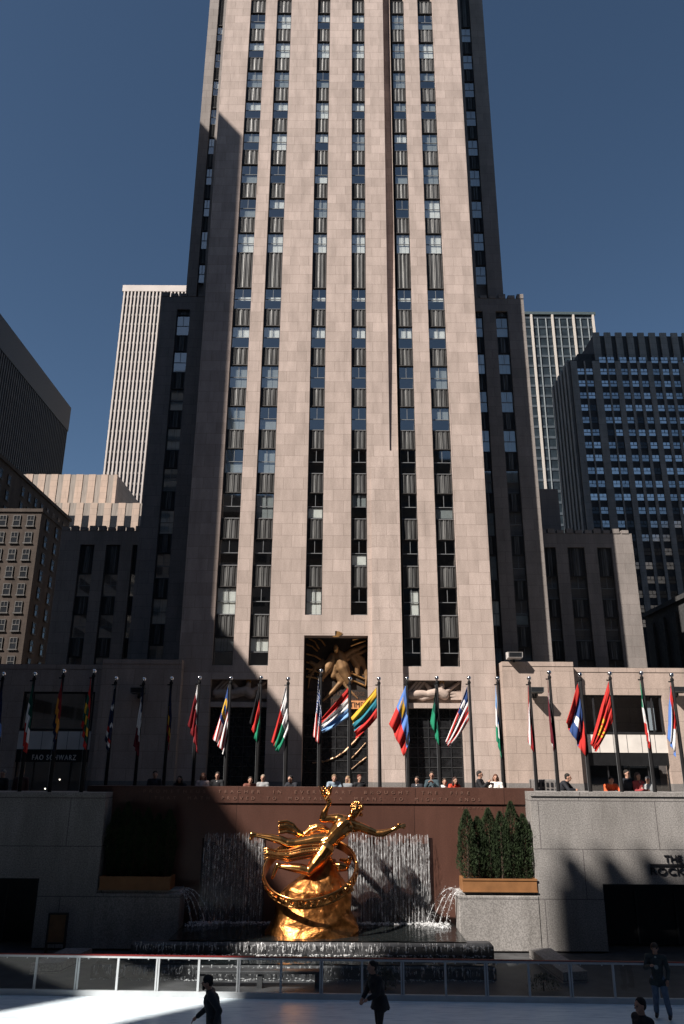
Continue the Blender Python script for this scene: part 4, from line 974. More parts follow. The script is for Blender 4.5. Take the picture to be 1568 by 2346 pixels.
# (conv, pole top x,y, Y, hoist top, hoist bottom, fly top, fly bottom, dye, pole label, flag label)
FL = [
 (z1,(17,338),32.5,(12,372),(10,500),(-25,560),(-10,680),vs_(NAV,MBL,NAV),'dark blue flag cut by the left picture edge'),
 (z1,(160,338),32.5,(153,368),(148,520),(108,645),(118,700),vs_(DGR,WHT,RED),'limp green, white and red flag before the left shop window'),
 (z1,(292,325),32.3,(284,352),(280,500),(245,565),(250,690),vs_(DRED,ORG,NAV),'limp dark red, orange and blue flag on the shaded left'),
 (z1,(430,325),32.3,(415,352),(412,500),(376,560),(388,690),tri4,'limp red, green and yellow banded flag above the shop corner'),
 (z1,(530,358),34.7,(525,385),(516,545),(482,625),(495,712),southern,'limp navy flag with small white stars and a red band'),
 (z1,(657,362),34.7,(652,392),(648,510),(610,655),(632,715),lambda u,v: NAV if u<.16 else (WHT if u<.6 else MAR),'limp white and maroon flag in the shade'),
 (z1,(783,358),34.7,(780,388),(784,540),(762,570),(772,690),vs_(NAV,NAV,YEL,DRED),'limp dark blue flag with a yellow band in the shade'),
 (z1,(911,355),34.7,(902,385),(896,600),(860,572),(905,700),nearwhite,'dark red flag with a white hoist edge in the shade'),
 (z1,(1053,357),34.7,(1040,395),(1040,600),(974,632),(1022,705),stripes(12,RED,WHT,BLU,.5,.55,'moon'),'red and white striped flag with a blue and yellow canton'),
 (z1,(1191,355),34.7,(1182,385),(1186,575),(1141,560),(1173,662),hs_(BLK,RED,GRN),'black, red and green striped flag'),
 (z1,(1315,360),34.7,(1305,385),(1316,590),(1238,640),(1266,697),madag,'white, red and green flag hanging in half sun'),
 (z1,(1464,323),33.9,(1453,360),(1467,520),(1427,610),(1455,664),stripes(13,RED,WHT,BLU,.46,1.01,'grid'),'starred flag with red and white stripes hanging before the portal'),
 (z3,(793,800),34.7,(770,915),(775,1290),(425,1320),(430,1490),hs_(RED,WHT,LBL),'red, white and light blue flag blowing across the portal'),
 (z3,(1162,800),34.7,(1132,905),(1138,1300),(812,1285),(875,1570),hs_(YEL,TEA,RED),'yellow, teal and red flag blowing to the left'),
 (z2_,(305,358),34.7,(300,390),(318,640),(226,565),(293,712),crown_(lambda u,v: MBL if u<.44-.12*(v-.5) and u+v*.1<.5 else RED),'large blue and red flag with a gold crown'),
 (z2_,(442,355),34.7,(436,385),(448,560),(412,550),(458,692),vs_(BLK,DGR,GRN,GRN),'narrow limp black and green flag before the right entrance'),
 (z2_,(588,355),34.7,(580,392),(588,545),(482,640),(497,672),stripes(11,RED,WHT,BLU,.40,.48,'one'),'red and white striped flag with one white star in blue'),
 (z2_,(718,357),34.7,(710,390),(722,560),(714,640),(738,722),vs_(LBL,WHT,GRN),'narrow limp light blue, white and green flag'),
 (z2_,(862,357),34.7,(857,385),(868,540),(855,640),(885,700),hs_(RED,WHT,RED,DRED),'narrow limp red and white flag on the sunlit right'),
 (z2_,(953,330),32.6,(945,360),(958,530),(962,640),(977,692),hs_(MAR,WHT,MAR),'narrow limp maroon and white flag on the sunlit right'),
 (z2_,(1093,340),32.6,(1084,380),(1116,590),(1027,560),(1116,712),disc(lambda u,v: RED if v<.25 or v>.72 else BLU,.5,.48,.19,WHT),'large red and blue flag with a white disc'),
 (z2_,(1229,335),32.5,(1224,370),(1244,550),(1142,655),(1166,692),disc(lambda u,v: RED,.52,.5,.24,YEL,True),'bright red flag with a yellow sun'),
 (z2_,(1372,333),32.5,(1366,365),(1394,545),(1392,600),(1413,690),vs_(GRN,WHT,RED),'narrow limp green, white and red flag before the right shop window'),
 (z2_,(1510,342),32.5,(1506,375),(1533,580),(1494,630),(1530,716),cuba,'red, white and blue striped flag at the right picture edge'),
]
def make_flag(conv, Y, ht, hb, ft, fb, dye, label, seed):
    g = random.Random(seed); P = [W(*conv(*p), Y-.06) for p in (ht, hb, ft, fb)]
    nu, nv = 46, 34; L = (P[2]-P[0]).length; ph = g.uniform(0,6.28); k1 = g.choice([2.2,2.8,3.3]); wid = (P[1]-P[0]).length
    amp = .05+.035*g.random(); vs = []
    for j in range(nv+1):
        v = j/nv
        for i in range(nu+1):
            u = i/nu
            a = P[0].lerp(P[1], v); b_ = P[2].lerp(P[3], v)
            su = u**.92; p = a.lerp(b_, su)
            p.z -= .10*L*math.sin(math.pi*u)*(.2+.8*v)*.35
            f = min(1, u*2.5+.12)
            wave = math.sin(2*math.pi*k1*v+ph+u*2.2)+.45*math.sin(2*math.pi*(k1*1.9)*v-u*3.1+ph*2)
            p.y += amp*f*wave*1.25; p.x += amp*.42*f*math.cos(2*math.pi*k1*v+ph+u*1.6)
            p.z += .018*f*math.sin(5*u+4*v+ph)
            vs.append(p)
    mb = MB(); mb.smooth = True
    fs = [(j*(nu+1)+i, j*(nu+1)+i+1, (j+1)*(nu+1)+i+1, (j+1)*(nu+1)+i) for j in range(nv) for i in range(nu)]
    mb.add(vs, fs)
    o = mb.build('flag', cloth, at=P[0]); me = o.data
    ca = me.color_attributes.new('dye', 'FLOAT_COLOR', 'CORNER')
    for p in me.polygons:
        i, j = p.index % nu, p.index // nu; c = dye((i+.5)/nu, (j+.5)/nv)
        for li in p.loop_indices: ca.data[li].color = (*c, 1)
    md = o.modifiers.new('thickness', 'SOLIDIFY'); md.thickness = .006
    tag(o, label, 'flag', 'national flags round the rink'); return o
for i, (conv, pt, Y, ht, hb, ft, fb, dye, lab) in enumerate(FL):
    top = W(*conv(*pt), Y)
    t = thing('flagpole', 'dark metal flagpole with a ball top carrying the ' + lab.split(' flag')[0].replace('large ','').replace('limp ','') + ' flag', 'flagpole', (top.x, Y, GZ), 0, 'flagpoles round the rink')
    h = top.z-GZ; mb = MB(); mb.smooth = True
    mb.tube([(0,0,0),(0,0,.5),(0,0,h*.5),(0,0,h-.22)], [.085,.082,.07,.055], 12); mb.build('pole', pole_m, t, local=True)
    mb = MB(); mb.smooth = True; mb.ball((0,0,h), .095, 14); mb.build('ball_finial', chrome, t, local=True)
    mb = MB(); mb.tube([(0,0,h-.24),(0,0,h-.17),(0,0,h-.08)], [.075,.075,.02], 10); mb.box(-.16,0,-.03,.03,h-.30,h-.25); mb.build('truck', pole_m, t, local=True)
    mb = MB(); mb.tube([(-.09,-.02,h-.28),(-.10,-.03,h*.5),(-.09,-.03,1.2)], .008, 5); mb.build('halyard', sash_m, t, local=True)
    mb = MB(); mb.box(-.12,-.06,-.05,.02,1.1,1.25); mb.build('cleat', sash_m, t, local=True)
    make_flag(conv, Y, ht, hb, ft, fb, dye, lab + ' on its pole', 100+i)

# ------------------------------------------------------------------ people
def colmat(kind, c, rough=.8):
    nm = '%s_%d_%d_%d' % (kind, int(c[0]*255), int(c[1]*255), int(c[2]*255))
    return plain(nm, c, rough, var=.18, scale=9, bump=.1)
BASEJ = dict(pel=(0,0,.93), wai=(0,0,1.08), che=(0,0,1.28), nek=(0,0,1.45), hed=(0,-.015,1.60),
             shl=(.175,0,1.39), ell=(.22,.02,1.12), wrl=(.22,-.05,.88), shr=(-.175,0,1.39), elr=(-.22,.02,1.12), wrr=(-.22,-.05,.88),
             hil=(.09,0,.90), knl=(.10,-.02,.49), anl=(.10,.02,.08), hir=(-.09,0,.90), knr=(-.10,-.02,.49), anr=(-.10,.02,.08))
def person(label, loc, rz, pose={}, top=(.02,.02,.025), bottom=(.03,.03,.04), hair=(.03,.02,.015), skin=(.36,.20,.14), hat=None, hairlen=0, skirt=False, skates=False, voxel=.018, scale=1., bun=False, shirt=None, beard=False, group=None, tall=1.72):
    J = {k: Vector(v) for k, v in BASEJ.items()}
    for k, v in pose.items(): J[k] = Vector(v)
    t = thing('person', label, 'person', loc, rz, group); t.scale = (tall/1.72,)*3
    sk = colmat('skin', skin, .6); mb = MB()
    mb.chain([J['pel'],J['wai'],J['che']], [.125,.115,.135]); mb.capsule(J['shl']*.85+J['shr']*.15, J['shr']*.85+J['shl']*.15, .075,.075); mb.capsule(J['che']+Vector((0,0,.06)), J['nek'], .09,.058)
    H = J['hed']; mb.capsule(J['nek'], H+Vector((0,.01,-.04)), .056,.06)
    fd = Vector(pose.get('face', (0,-1,0))).normalized(); sd = Vector((0,0,1)).cross(fd).normalized()
    mb.ball(H+Vector((0,0,.03))-fd*.01, (.078,.092,.10), 14); mb.capsule(H+fd*.025+Vector((0,0,-.03)), H+fd*.045+Vector((0,0,-.075)), .058,.036)
    mb.capsule(H+fd*.085+Vector((0,0,.02)), H+fd*.105+Vector((0,0,-.02)), .012,.019,8); mb.capsule(H+fd*.075+sd*.028+Vector((0,0,-.062)), H+fd*.075-sd*.028+Vector((0,0,-.062)), .012,.012,8)
    mb.capsule(H+fd*.078+sd*.035+Vector((0,0,.032)), H+fd*.078-sd*.035+Vector((0,0,.032)), .014,.014,8)
    for s in (1,-1): mb.ball(H+sd*s*.082+Vector((0,0,0)), (.016,.024,.034), 8)
    for s in 'lr':
        mb.chain([J['sh'+s],J['el'+s],J['wr'+s]], [.052,.040,.028]); mb.chain([J['hi'+s],J['kn'+s],J['an'+s]], [.085,.056,.040])
        a = J['an'+s]; mb.capsule(a+Vector((0,.02,-.03)), a+Vector((0,-.15,-.05)), .038,.030)
        d = (J['wr'+s]-J['el'+s]).normalized(); c = J['wr'+s]+d*.075
        side = d.cross(Vector((0,0,1))); side = side.normalized() if side.length > .2 else Vector((0,1,0)); pn = d.cross(side).normalized()
        mb.capsule(J['wr'+s]+d*.02, c, .030,.036, 8)
        for k in range(4):
            o = side*((k-1.5)*.021); ln = (.062,.074,.070,.052)[k]; mb.capsule(c+o+d*.02, c+o*1.15+d*(.02+ln*.55)+pn*.008, .0105,.010,7); mb.capsule(c+o*1.15+d*(.02+ln*.55)+pn*.008, c+o*1.15+d*(.015+ln)+pn*.028, .010,.0085,7)
        mb.capsule(J['wr'+s]+d*.035+side*.03, J['wr'+s]+d*.085+side*.062+pn*.015, .013,.010,7)
    mb.remesh('body', sk, t, voxel, 2, local=True)
    q = MB(); q.smooth = True
    for s in (1,-1): q.ball(H+fd*.086+sd*s*.032+Vector((0,0,.012)), .010, 8)
    q.build('eyes', black_m, t, local=True)
    # coat
    q = MB(); q.chain([J['pel']+Vector((0,0,-.06)),J['wai'],J['che']], [.155,.145,.165]); q.capsule(J['shl'],J['shr'],.085,.085); q.capsule(J['hil']+Vector((.02,0,-.06)), J['hir']+Vector((-.02,0,-.06)), .125,.125); q.capsule(J['che']+Vector((0,0,.06)), J['nek']+Vector((0,0,-.02)), .12,.075)
    for s in 'lr':
        e = J['el'+s]; w_ = J['wr'+s]; q.chain([J['sh'+s], e, e.lerp(w_, .93)], [.075,.060,.048])
    q.remesh('jacket', colmat('cloth', top), t, voxel, 2, local=True)
    if shirt:
        q = MB(); c = J['che']; q.capsule(J['nek']+fd*.05+Vector((0,0,-.05)), c+fd*.12+Vector((0,0,-.08)), .05,.06); q.remesh('shirt_front', colmat('cloth', shirt), t, voxel, 1, local=True)
    q = MB()
    if skirt:
        P = J['pel']; n = 22; rings = []
        for (z, r) in ((.10,.145),(.02,.17),(-.07,.20),(-.15,.225)):
            rings.append([P+Vector((r*math.cos(6.283*i/n)*(1+.06*math.cos(i*3.1)), r*.9*math.sin(6.283*i/n)*(1+.06*math.cos(i*3.1))+.02, z)) for i in range(n)])
        vs = [p for r in rings for p in r]; q.smooth = True
        q.add(vs, [(k*n+i,k*n+(i+1)%n,(k+1)*n+(i+1)%n,(k+1)*n+i) for k in range(3) for i in range(n)]); so_ = q.build('skirt', colmat('cloth', bottom), t, local=True); so_.modifiers.new('thick','SOLIDIFY').thickness = .01
        q = MB()
        for s in 'lr': q.chain([J['hi'+s],J['kn'+s],J['an'+s]], [.092,.062,.045])
        q.remesh('tights', colmat('cloth', (.035,.03,.03)), t, voxel, 2, local=True)
    else:
        for s in 'lr': q.chain([J['pel']+(J['hi'+s]-J['pel'])*.6+Vector((0,0,.03)),J['hi'+s],J['kn'+s],J['an'+s]+Vector((0,0,.03))], [.115,.105,.078,.066])
        q.remesh('trousers', colmat('cloth', bottom), t, voxel, 2, local=True)
    for s in 'lr':
        q = MB(); a = J['an'+s]; q.capsule(a+Vector((0,.03,-.035)), a+Vector((0,-.15,-.05)), .052,.042)
        if skates: q.capsule(a+Vector((0,.01,.14)), a+Vector((0,.02,0)), .062,.058)
        sh = q.remesh('skate_boot' if skates else 'shoe', black_m, t, voxel, 1, local=True)
        if skates:
            q = MB(); q.box(a.x-.004,a.x+.004,a.y-.20,a.y+.09,a.z-.125,a.z-.07); q.build('blade', chrome, sh, local=True)
    if hat:
        q = MB(); q.ball(H+Vector((0,0,.055))-fd*.012, (.098,.108,.092), 14); q.remesh('hat', colmat('cloth', hat), t, .014, 1, local=True)
    if hair:
        q = MB(); q.ball(H+Vector((0,0,.058))-fd*.028, (.090,.098,.088), 14); q.ball(H+Vector((0,0,.01))-fd*.05, (.078,.075,.085), 12)
        if hairlen:
            for s in (1,-1): q.capsule(H+sd*s*.075-fd*.03, H+sd*s*.088-fd*.03+Vector((0,0,-hairlen)), .045,.04)
            q.capsule(H-fd*.07, H-fd*.06+Vector((0,0,-hairlen)), .07,.06)
        if bun: q.ball(H-fd*.12+Vector((0,0,.06)), .055, 10)
        if beard: q.capsule(H+fd*.06+Vector((0,0,-.075)), H+fd*.07+Vector((0,0,-.11)), .045,.028)
        q.remesh('hair', colmat('hair', hair), t, .014, 1, local=True)
    return t
LEAN = dict(wai=(0,-.01,1.07), che=(0,-.12,1.23), nek=(0,-.22,1.36), hed=(0,-.28,1.49), shl=(.175,-.17,1.31), shr=(-.175,-.17,1.31), ell=(.26,-.34,1.10), elr=(-.26,-.34,1.10), wrl=(.06,-.46,1.10), wrr=(-.05,-.48,1.12))
PHOTO = dict(ell=(.24,-.14,1.16), elr=(-.24,-.14,1.16), wrl=(.09,-.30,1.36), wrr=(-.08,-.30,1.36))
FOLD = dict(ell=(.24,-.08,1.12), elr=(-.24,-.08,1.12), wrl=(-.06,-.24,1.13), wrr=(.08,-.22,1.16))
YP = 34.1
TP = [ # x, head y, pose, rot deg, colours
 (8,1772,'STAND',-20,dict(top=(.02,.02,.022),hair=(.18,.17,.16)),'grey haired person in black at the left picture edge'),
 (51,1770,'STAND',10,dict(top=(.05,.02,.02),hair=(.2,.12,.06)),'person standing in the dark left shop entrance'),
 (356,1774,'FOLD',15,dict(top=(.012,.013,.018),hair=(.03,.02,.015)),'tall person in a dark jacket with hands joined on the left parapet'),
 (418,1786,'LEAN',-10,dict(top=(.015,.014,.016),hair=(.02,.015,.012),hairlen=.1),'person in black leaning with a hand to the face'),
 (466,1779,'FOLD',5,dict(top=(.55,.42,.38),hair=(.12,.05,.03),hairlen=.18),'red haired person in a pale pink top in the shade'),
 (499,1777,'FOLD',-5,dict(top=(.012,.012,.014),shirt=(.4,.38,.36)),'person in a black coat with a pale tie before the left entrance'),
 (573,1788,'LEAN',10,dict(top=(.14,.05,.035),hair=(.03,.02,.015)),'crouching person in a brown red jacket left of the statue'),
 (603,1783,'FOLD',-10,dict(top=(.22,.22,.22),hair=(.25,.2,.15)),'fair haired person in a grey jacket holding something'),
 (675,1785,'LEAN',-30,dict(top=(.015,.015,.018),hair=(.012,.01,.01)),'black haired person in black left of the portal'),
 (764,1783,'LEAN',8,dict(top=(.20,.25,.30),hair=(.15,.1,.06)),'person in a light blue grey jacket leaning before the portal'),
 (797,1786,'STAND',-40,dict(top=(.15,.16,.17),hair=(.25,.16,.09),hairlen=.14),'blond person in grey beside the portal flagpole'),
 (824,1783,'STAND',20,dict(top=(.01,.01,.012),hair=(.1,.03,.02)),'person in black with reddish hair right of the portal flagpole'),
 (956,1787,'FOLD',-30,dict(top=(.015,.015,.017),shirt=(.6,.58,.55)),'person in black with a white shirt at the right entrance'),
 (990,1776,'PHOTO',-15,dict(top=(.03,.05,.06),shirt=(.75,.74,.72)),'person in a teal black jacket raising a hand to the chin'),
 (1035,1789,'LEAN',20,dict(top=(.55,.06,.03),hair=(.04,.02,.015),hairlen=.12),'person in a bright red jacket bending over the parapet'),
 (1017,1792,'LEAN',0,dict(top=(.7,.69,.67),hair=(.05,.03,.02)),'person in white bending low beside the red jacket'),
 (1099,1774,'PHOTO',65,dict(top=(.012,.012,.015),hair=(.025,.02,.018)),'person in a black coat holding up a phone in profile'),
 (1136,1782,'FOLD',-10,dict(top=(.72,.66,.60),shirt=(.03,.03,.03),hair=(.10,.04,.02),hairlen=.08),'curly haired person in a cream jacket in the sun'),
 (1283,1781,'LEAN',60,dict(top=(.012,.013,.018),hair=(.015,.012,.01)),'dark haired person in black hunched over the right wall'),
 (1395,1788,'LEAN',0,dict(top=(.62,.10,.03),hair=(.02,.015,.012)),'person in an orange jacket leaning on the right wall'),
 (1436,1772,'STAND',25,dict(top=(.012,.014,.02),hair=(.02,.015,.012)),'tall person in black turned beside the right shop door'),
 (1461,1778,'FOLD',25,dict(top=(.30,.05,.05),shirt=(.5,.36,.3),hair=(.08,.05,.04),hairlen=.12),'person in a dark red jacket with hands raised to the chest'),
 (1484,1787,'FOLD',0,dict(top=(.35,.36,.36),hair=(.4,.38,.36)),'grey haired person in pale grey right of the red jacket'),
]
for i, (x, y, ps, rz, kw, lab) in enumerate(TP):
    Y = YP if 240 < x < 1215 else 33.95
    if ps == 'LEAN': Y += .18
    pose = {'STAND': {}, 'LEAN': LEAN, 'FOLD': FOLD, 'PHOTO': PHOTO}[ps]
    hz = W(x, y, Y); top_ = 1.72 if ps != 'LEAN' else 1.60
    hreal = max(1.85, min(2.3, (hz.z+.13-GZ)*1.72/top_))
    person(lab, (hz.x, Y, GZ), R(rz), pose, voxel=.02, tall=hreal, group='people at the parapet', **kw)

# skaters on the ice
p = W(490, 2250, 19.9)
person('skater in a dark jacket and knit cap gliding to the left', (p.x+.05, 19.9, 0), R(-82), dict(wai=(0,-.02,1.07),che=(0,-.07,1.27),nek=(0,-.12,1.44),hed=(0,-.17,1.58),shl=(.17,-.08,1.38),shr=(-.17,-.08,1.38),elr=(-.24,-.12,1.10),wrr=(-.28,-.34,.92),ell=(.24,.10,1.14),wrl=(.25,.02,.92),knl=(.10,-.14,.52),anl=(.10,.02,.12),knr=(-.10,.02,.50),anr=(-.1,.22,.14)), top=(.03,.034,.04), bottom=(.02,.02,.024), hat=(.02,.02,.022), hair=(.015,.012,.01), beard=True, skates=True, voxel=.013, tall=1.95)
p = W(858, 2215, 21.5)
person('woman in a black top and short dark skirt standing on the ice', (p.x+.12, 21.5, 0), R(-62), dict(wai=(0,-.03,1.08),che=(0,-.10,1.27),nek=(0,-.15,1.44),hed=(0,-.19,1.58),shl=(.15,-.1,1.37),shr=(-.15,-.1,1.37),elr=(-.19,-.20,1.12),wrr=(-.12,-.34,1.0),ell=(.19,-.16,1.12),wrl=(.10,-.34,1.02),knl=(.08,-.04,.52),anl=(.08,.05,.13),knr=(-.07,0,.52),anr=(-.07,.1,.13)), top=(.018,.018,.02), bottom=(.022,.022,.027), hair=(.012,.01,.009), bun=True, skirt=True, skates=True, voxel=.013, tall=1.93)
p = W(1508, 2245, 24.0)
person('person in a dark puffer jacket and blue jeans standing by the barrier', (p.x, 24.0, 0), R(-25), dict(shl=(.19,0,1.40),shr=(-.19,0,1.40),elr=(-.27,-.05,1.14),wrr=(-.12,-.26,1.24),ell=(.27,.03,1.14),wrl=(.24,-.08,.93),knl=(.15,-.03,.50),anl=(.20,-.02,.13),knr=(-.10,-.01,.5),anr=(-.12,.04,.13)), top=(.035,.045,.045), bottom=(.10,.14,.20), hat=(.05,.035,.025), hair=(.02,.015,.012), shirt=(.25,.28,.27), skates=True, voxel=.013, tall=1.84)
p = W(1470, 2310, 18.0)
person('short haired skater in black cut off by the lower right picture corner', (p.x, 18.0, 0), R(-70), dict(hed=(0,-.03,1.60)), top=(.014,.014,.016), bottom=(.02,.02,.022), hair=(.012,.01,.009), skates=True, voxel=.013, tall=2.0)

# ------------------------------------------------------------------ city behind
def far_tower(name, label, X0, X1, Y0, Y1, Z1, wallm, cat='skyscraper'):
    t = thing(name, label, cat, ((X0+X1)/2, Y0, GZ)); mb = MB(); mb.box(X0, X1, Y0, Y1, GZ, Z1); mb.build('wall', wallm, t); return t
# dark ribbed slab, upper left
Y_far = 185; c = W(160, 935, Y_far); XA = c.x; zA = c.z
t = far_tower('dark_tower', 'dark ribbed glass tower at the left picture edge', XA-80, XA, 133, Y_far, zA, plain('dark_curtain_wall', (.035,.035,.038), .35, var=.3, scale=.5))
fin = MB(); fin.box(0,.35,-.22,.22,GZ-zA,-7.0); fm = fin.mesh('rib'); fm.materials.append(plain('dark_rib', (.05,.05,.053), .6))
n = 50
for i in range(n): inst(fm, 'rib', t, Vector((XA, 133.5+(Y_far-134)*i/(n-1), zA))-wpos(t))
mb = MB(); mb.box(XA+.0, XA+.45, 133, Y_far, zA-6.9, zA+.02); mb.build('parapet', plain('dark_parapet', (.04,.04,.043), .5), t)
mb = MB()
for k in range(30): mb.box(XA+.005, XA+.12, 133, Y_far, GZ+4+k*3.6, GZ+5.3+k*3.6) if GZ+6+k*3.6 < zA-7 else None
mb.build('floor_band', plain('dark_band', (.06,.06,.062), .5), t)
# white finned tower
Yw = 230; a = W(285, 655, Yw); b_ = W(440, 655, Yw); XW0 = a.x; XW1 = b_.x+12; zw = a.z
t = far_tower('white_finned_tower', 'tall white tower with close vertical fins and dark window strips', XW0, XW1, Yw, Yw+40, zw-2.5, dark_pane)
mb = MB(); mb.box(XW0-.3, XW1, Yw-.55, Yw+40, zw-2.49, zw); mb.build('parapet', white_stone, t)
fp = 1.27; k = int((XW1-XW0)/fp); fin = MB(); fin.box(-.26,.26,-.5,-.001,GZ-zw,-2.5); fm = fin.mesh('fin'); fm.materials.append(white_stone)
for i in range(k+1): inst(fm, 'fin', t, Vector((XW0+.5+fp*i, Yw, zw))-wpos(t))
sm = MB()
nf = 44
for i in range(nf):
    mb = MB(); z = GZ+3.7*i+3; 
    mb.box(XW0, XW1, Yw-.18, Yw-.002, z, z+.75); mb.build('floor_band', plain('grey_floor_band', (.14,.13,.125), .7), t)
# cream building with two setbacks
def cream_block(t, X0, X1, Y0, Y1, Z0, Z1, pitch, wfrac, win=True, tops=0):
    mb = MB(); mb.box(X0+.02, X1-.02, Y0+.22, Y1, Z0, Z1-.02); mb.box(X1-.45, X1-.002, Y0+.221, Y1-.01, Z0, Z1-.03); o = mb.build('wall', cream, t)
    n = max(2, int(round((X1-X0)/pitch))); p = (X1-X0)/n
    for i in range(n+1):
        x = X0+p*i; q = MB(); w2 = p*(1-wfrac)/2; q.box(max(X0,x-w2), min(X1-.002,x+w2), Y0, Y0+.219, Z0, Z1+.03); q.build('pier', cream, o)
    for i in range(n):
        x = X0+p*(i+.5); q = MB(); w2 = p*wfrac/2-.02; z = Z1-tops
        q.m = 0; q.box(x-w2, x+w2, Y0+.10, Y0+.218, Z0, Z1); q.m = 1
        zz = z-.2
        while win and zz-1.9 > Z0: q.box(x-w2, x+w2, Y0+.08, Y0+.119, zz-2.2, zz); zz -= 3.7
        q.build('window_strip', [plain('cream_spandrel', (.24,.205,.175), .7, var=.25, scale=1.5, stretch=(3,3,.3)), dark_pane], o)
    return o
t = thing('cream_building', 'sunlit cream stone building with fluted setbacks behind the left wing', 'building', (W(200,1150,137).x, 130, GZ))
a, b_ = W(40,1086,138), W(270,1086,138); cream_block(t, a.x, b_.x, 138, 165, 30, a.z, 2.55, .46, False)
a, b_ = W(120,1152,130), W(345,1152,130); cream_block(t, a.x, b_.x, 130, 137.9, GZ, W(200,1152,130).z, 2.45, .50, True, 2.2)
# brown brick block
XB = -44.0; zB = W(165,1195,117).z
t = thing('brick_building', 'brown brick building with many sash windows at the left edge', 'building', (-50, 95, GZ))
mb = MB(); mb.box(XB-20, XB, 86, 117, GZ, zB); wl = mb.build('wall', brick, t)
mb = MB(); mb.box(XB-20.1, XB+.25, 85.9, 117.2, zB+.002, zB+.5); mb.build('parapet', brick, t)
XP = W(97,1168,85).x; zP = W(97,1166,85).z
mb = MB(); mb.box(XB+.001-22, XP, 85, 97, GZ, zP-.4); mb.build('pavilion', brick, t)
mb = MB(); mb.box(XB-22, XP+.15, 84.85, 97.1, zP-.398, zP); mb.build('pavilion_parapet', brick, t)
def far_window(w_, h, dark=dark_pane):
    f = MB(); f.m = 0; f.box(-w_/2,w_/2,-.06,.02,0,h); f.m = 1
    f.box(-w_/2,-w_/2+.09,-.1,-.061,0,h); f.box(w_/2-.09,w_/2,-.1,-.061,0,h); f.box(-w_/2+.09,w_/2-.09,-.1,-.061,h*.47,h*.54); f.box(-w_/2+.09,w_/2-.09,-.1,-.061,h-.09,h); f.box(-w_/2-.1,w_/2+.1,-.16,-.061,-.14,-.001); f.box(-.03,.03,-.09,-.061,h*.54,h-.09)
    me = f.mesh('window'); me.materials.append(dark); me.materials.append(plain('pale_sash', (.075,.07,.065), .6)); return me
fw = far_window(.86, 1.28)
cnt = 0
def side_win(X, y, z):
    o = inst(fw, 'window', t, Vector((X, y, z))-wpos(t)); o.rotation_euler = (0,0,R(90)); return o
spots = []
z = zP-2.1; r_ = 0
while z > GZ+7:
    for k in range(3): spots.append((0, XP-1.15-1.62*k, 84.98, z))
    for k in range(3): spots.append((1, XP+.02, 87.0+3.1*k, z))
    z -= 2.05
z = zB-2.3
while z > GZ+10:
    for k in range(8): spots.append((1, XB+.02, 98.4+2.3*k, z))
    if z > zP-2: 
        for k in range(3): spots.append((1, XB+.02, 88.6+2.6*k, z))
    z -= 2.15
spots.sort(key=lambda p: (p[1] < XB+1, -p[3]))
for f_, x, y, z in spots[:100]:
    if f_: side_win(x, y, z)
    else: inst(fw, 'window', t, Vector((x, y, z))-wpos(t))
# green glass tower behind the right shoulder
Yg = 200; a = W(1190,722,Yg); b_ = W(1360,722,Yg); zG = a.z
t = far_tower('glass_tower', 'green glass tower with thin pale mullions behind the right wing', a.x, b_.x, Yg, Yg+40, zG, plain('green_glazing', (.022,.030,.036), .2, spec=.2, var=.4, scale=.4))
for x, w_ in [(1217,.6),(1265,.6),(1313,.6),(1358,.6)]:
    q = W(x,730,Yg); mb = MB(); mb.box(q.x-w_/2,q.x+w_/2,Yg-.6,Yg-.001,GZ,zG); mb.build('pier', plain('pale_pier', (.46,.41,.36), .7, var=.08), t)
for x in (1231,1250,1281,1299,1329,1346):
    q = W(x,730,Yg); mb = MB(); mb.box(q.x-.10,q.x+.10,Yg-.4,Yg-.001,GZ,zG-1.2); mb.build('mullion', plain('pale_mullion', (.24,.26,.265), .5, var=.1), t)
mb = MB(); mb.box(a.x-.02, b_.x+.45, Yg-.62, Yg+.1, zG+.001, zG+.9); mb.build('parapet', plain('teal_parapet', (.06,.08,.085), .5), t)
k = 0; z = zG-1.3
while z > GZ+10:
    mb = MB(); mb.box(a.x, b_.x, Yg-.15, Yg-.002, z, z+.75); mb.build('spandrel', plain('teal_spandrel', (.055,.066,.076), .5, var=.3, scale=.9), t); z -= 3.3
# dark setback building on the right
Yd = 110; a = W(1308,822,Yd); hi = W(1372,745,Yd); XD0, XD1 = a.x, 62.0
t = thing('setback_building', 'large dark limestone office block with rows of small bright windows on the right', 'building', (50, Yd, GZ))
dkst = ashlar('dark_limestone', (.27,.265,.255), (.235,.23,.22), (.09,.08,.08), 2.0, 1.1, ms=.015, stain=.3)
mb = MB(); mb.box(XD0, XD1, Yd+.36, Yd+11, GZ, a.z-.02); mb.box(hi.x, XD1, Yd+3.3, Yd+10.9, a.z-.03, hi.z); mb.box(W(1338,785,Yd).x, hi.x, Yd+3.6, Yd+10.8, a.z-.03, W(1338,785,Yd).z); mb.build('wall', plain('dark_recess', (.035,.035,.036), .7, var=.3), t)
pz = [695,745], [830,880], [950,1010,1070], [1140,1200,1260], [1330,1390,1450]
def zx(x, y=850): return W((1160+x/2.3466)*.91645, y, Yd).x
S0 = 900
colx = []
for gi, gx in enumerate([[697,747],[832,882],[955,1012,1070],[1142,1200,1258],[1330,1388,1446]]):
    colx.append([W((1160+x/2.3466)*.91645, (700+600/2.3466)*.91645, Yd).x for x in gx])
edges = []
ww = 1.15
flat = [x for g_ in colx for x in g_]
xs = [XD0]
for x in flat: xs += [x-ww/2, x+ww/2]
xs.append(XD1)
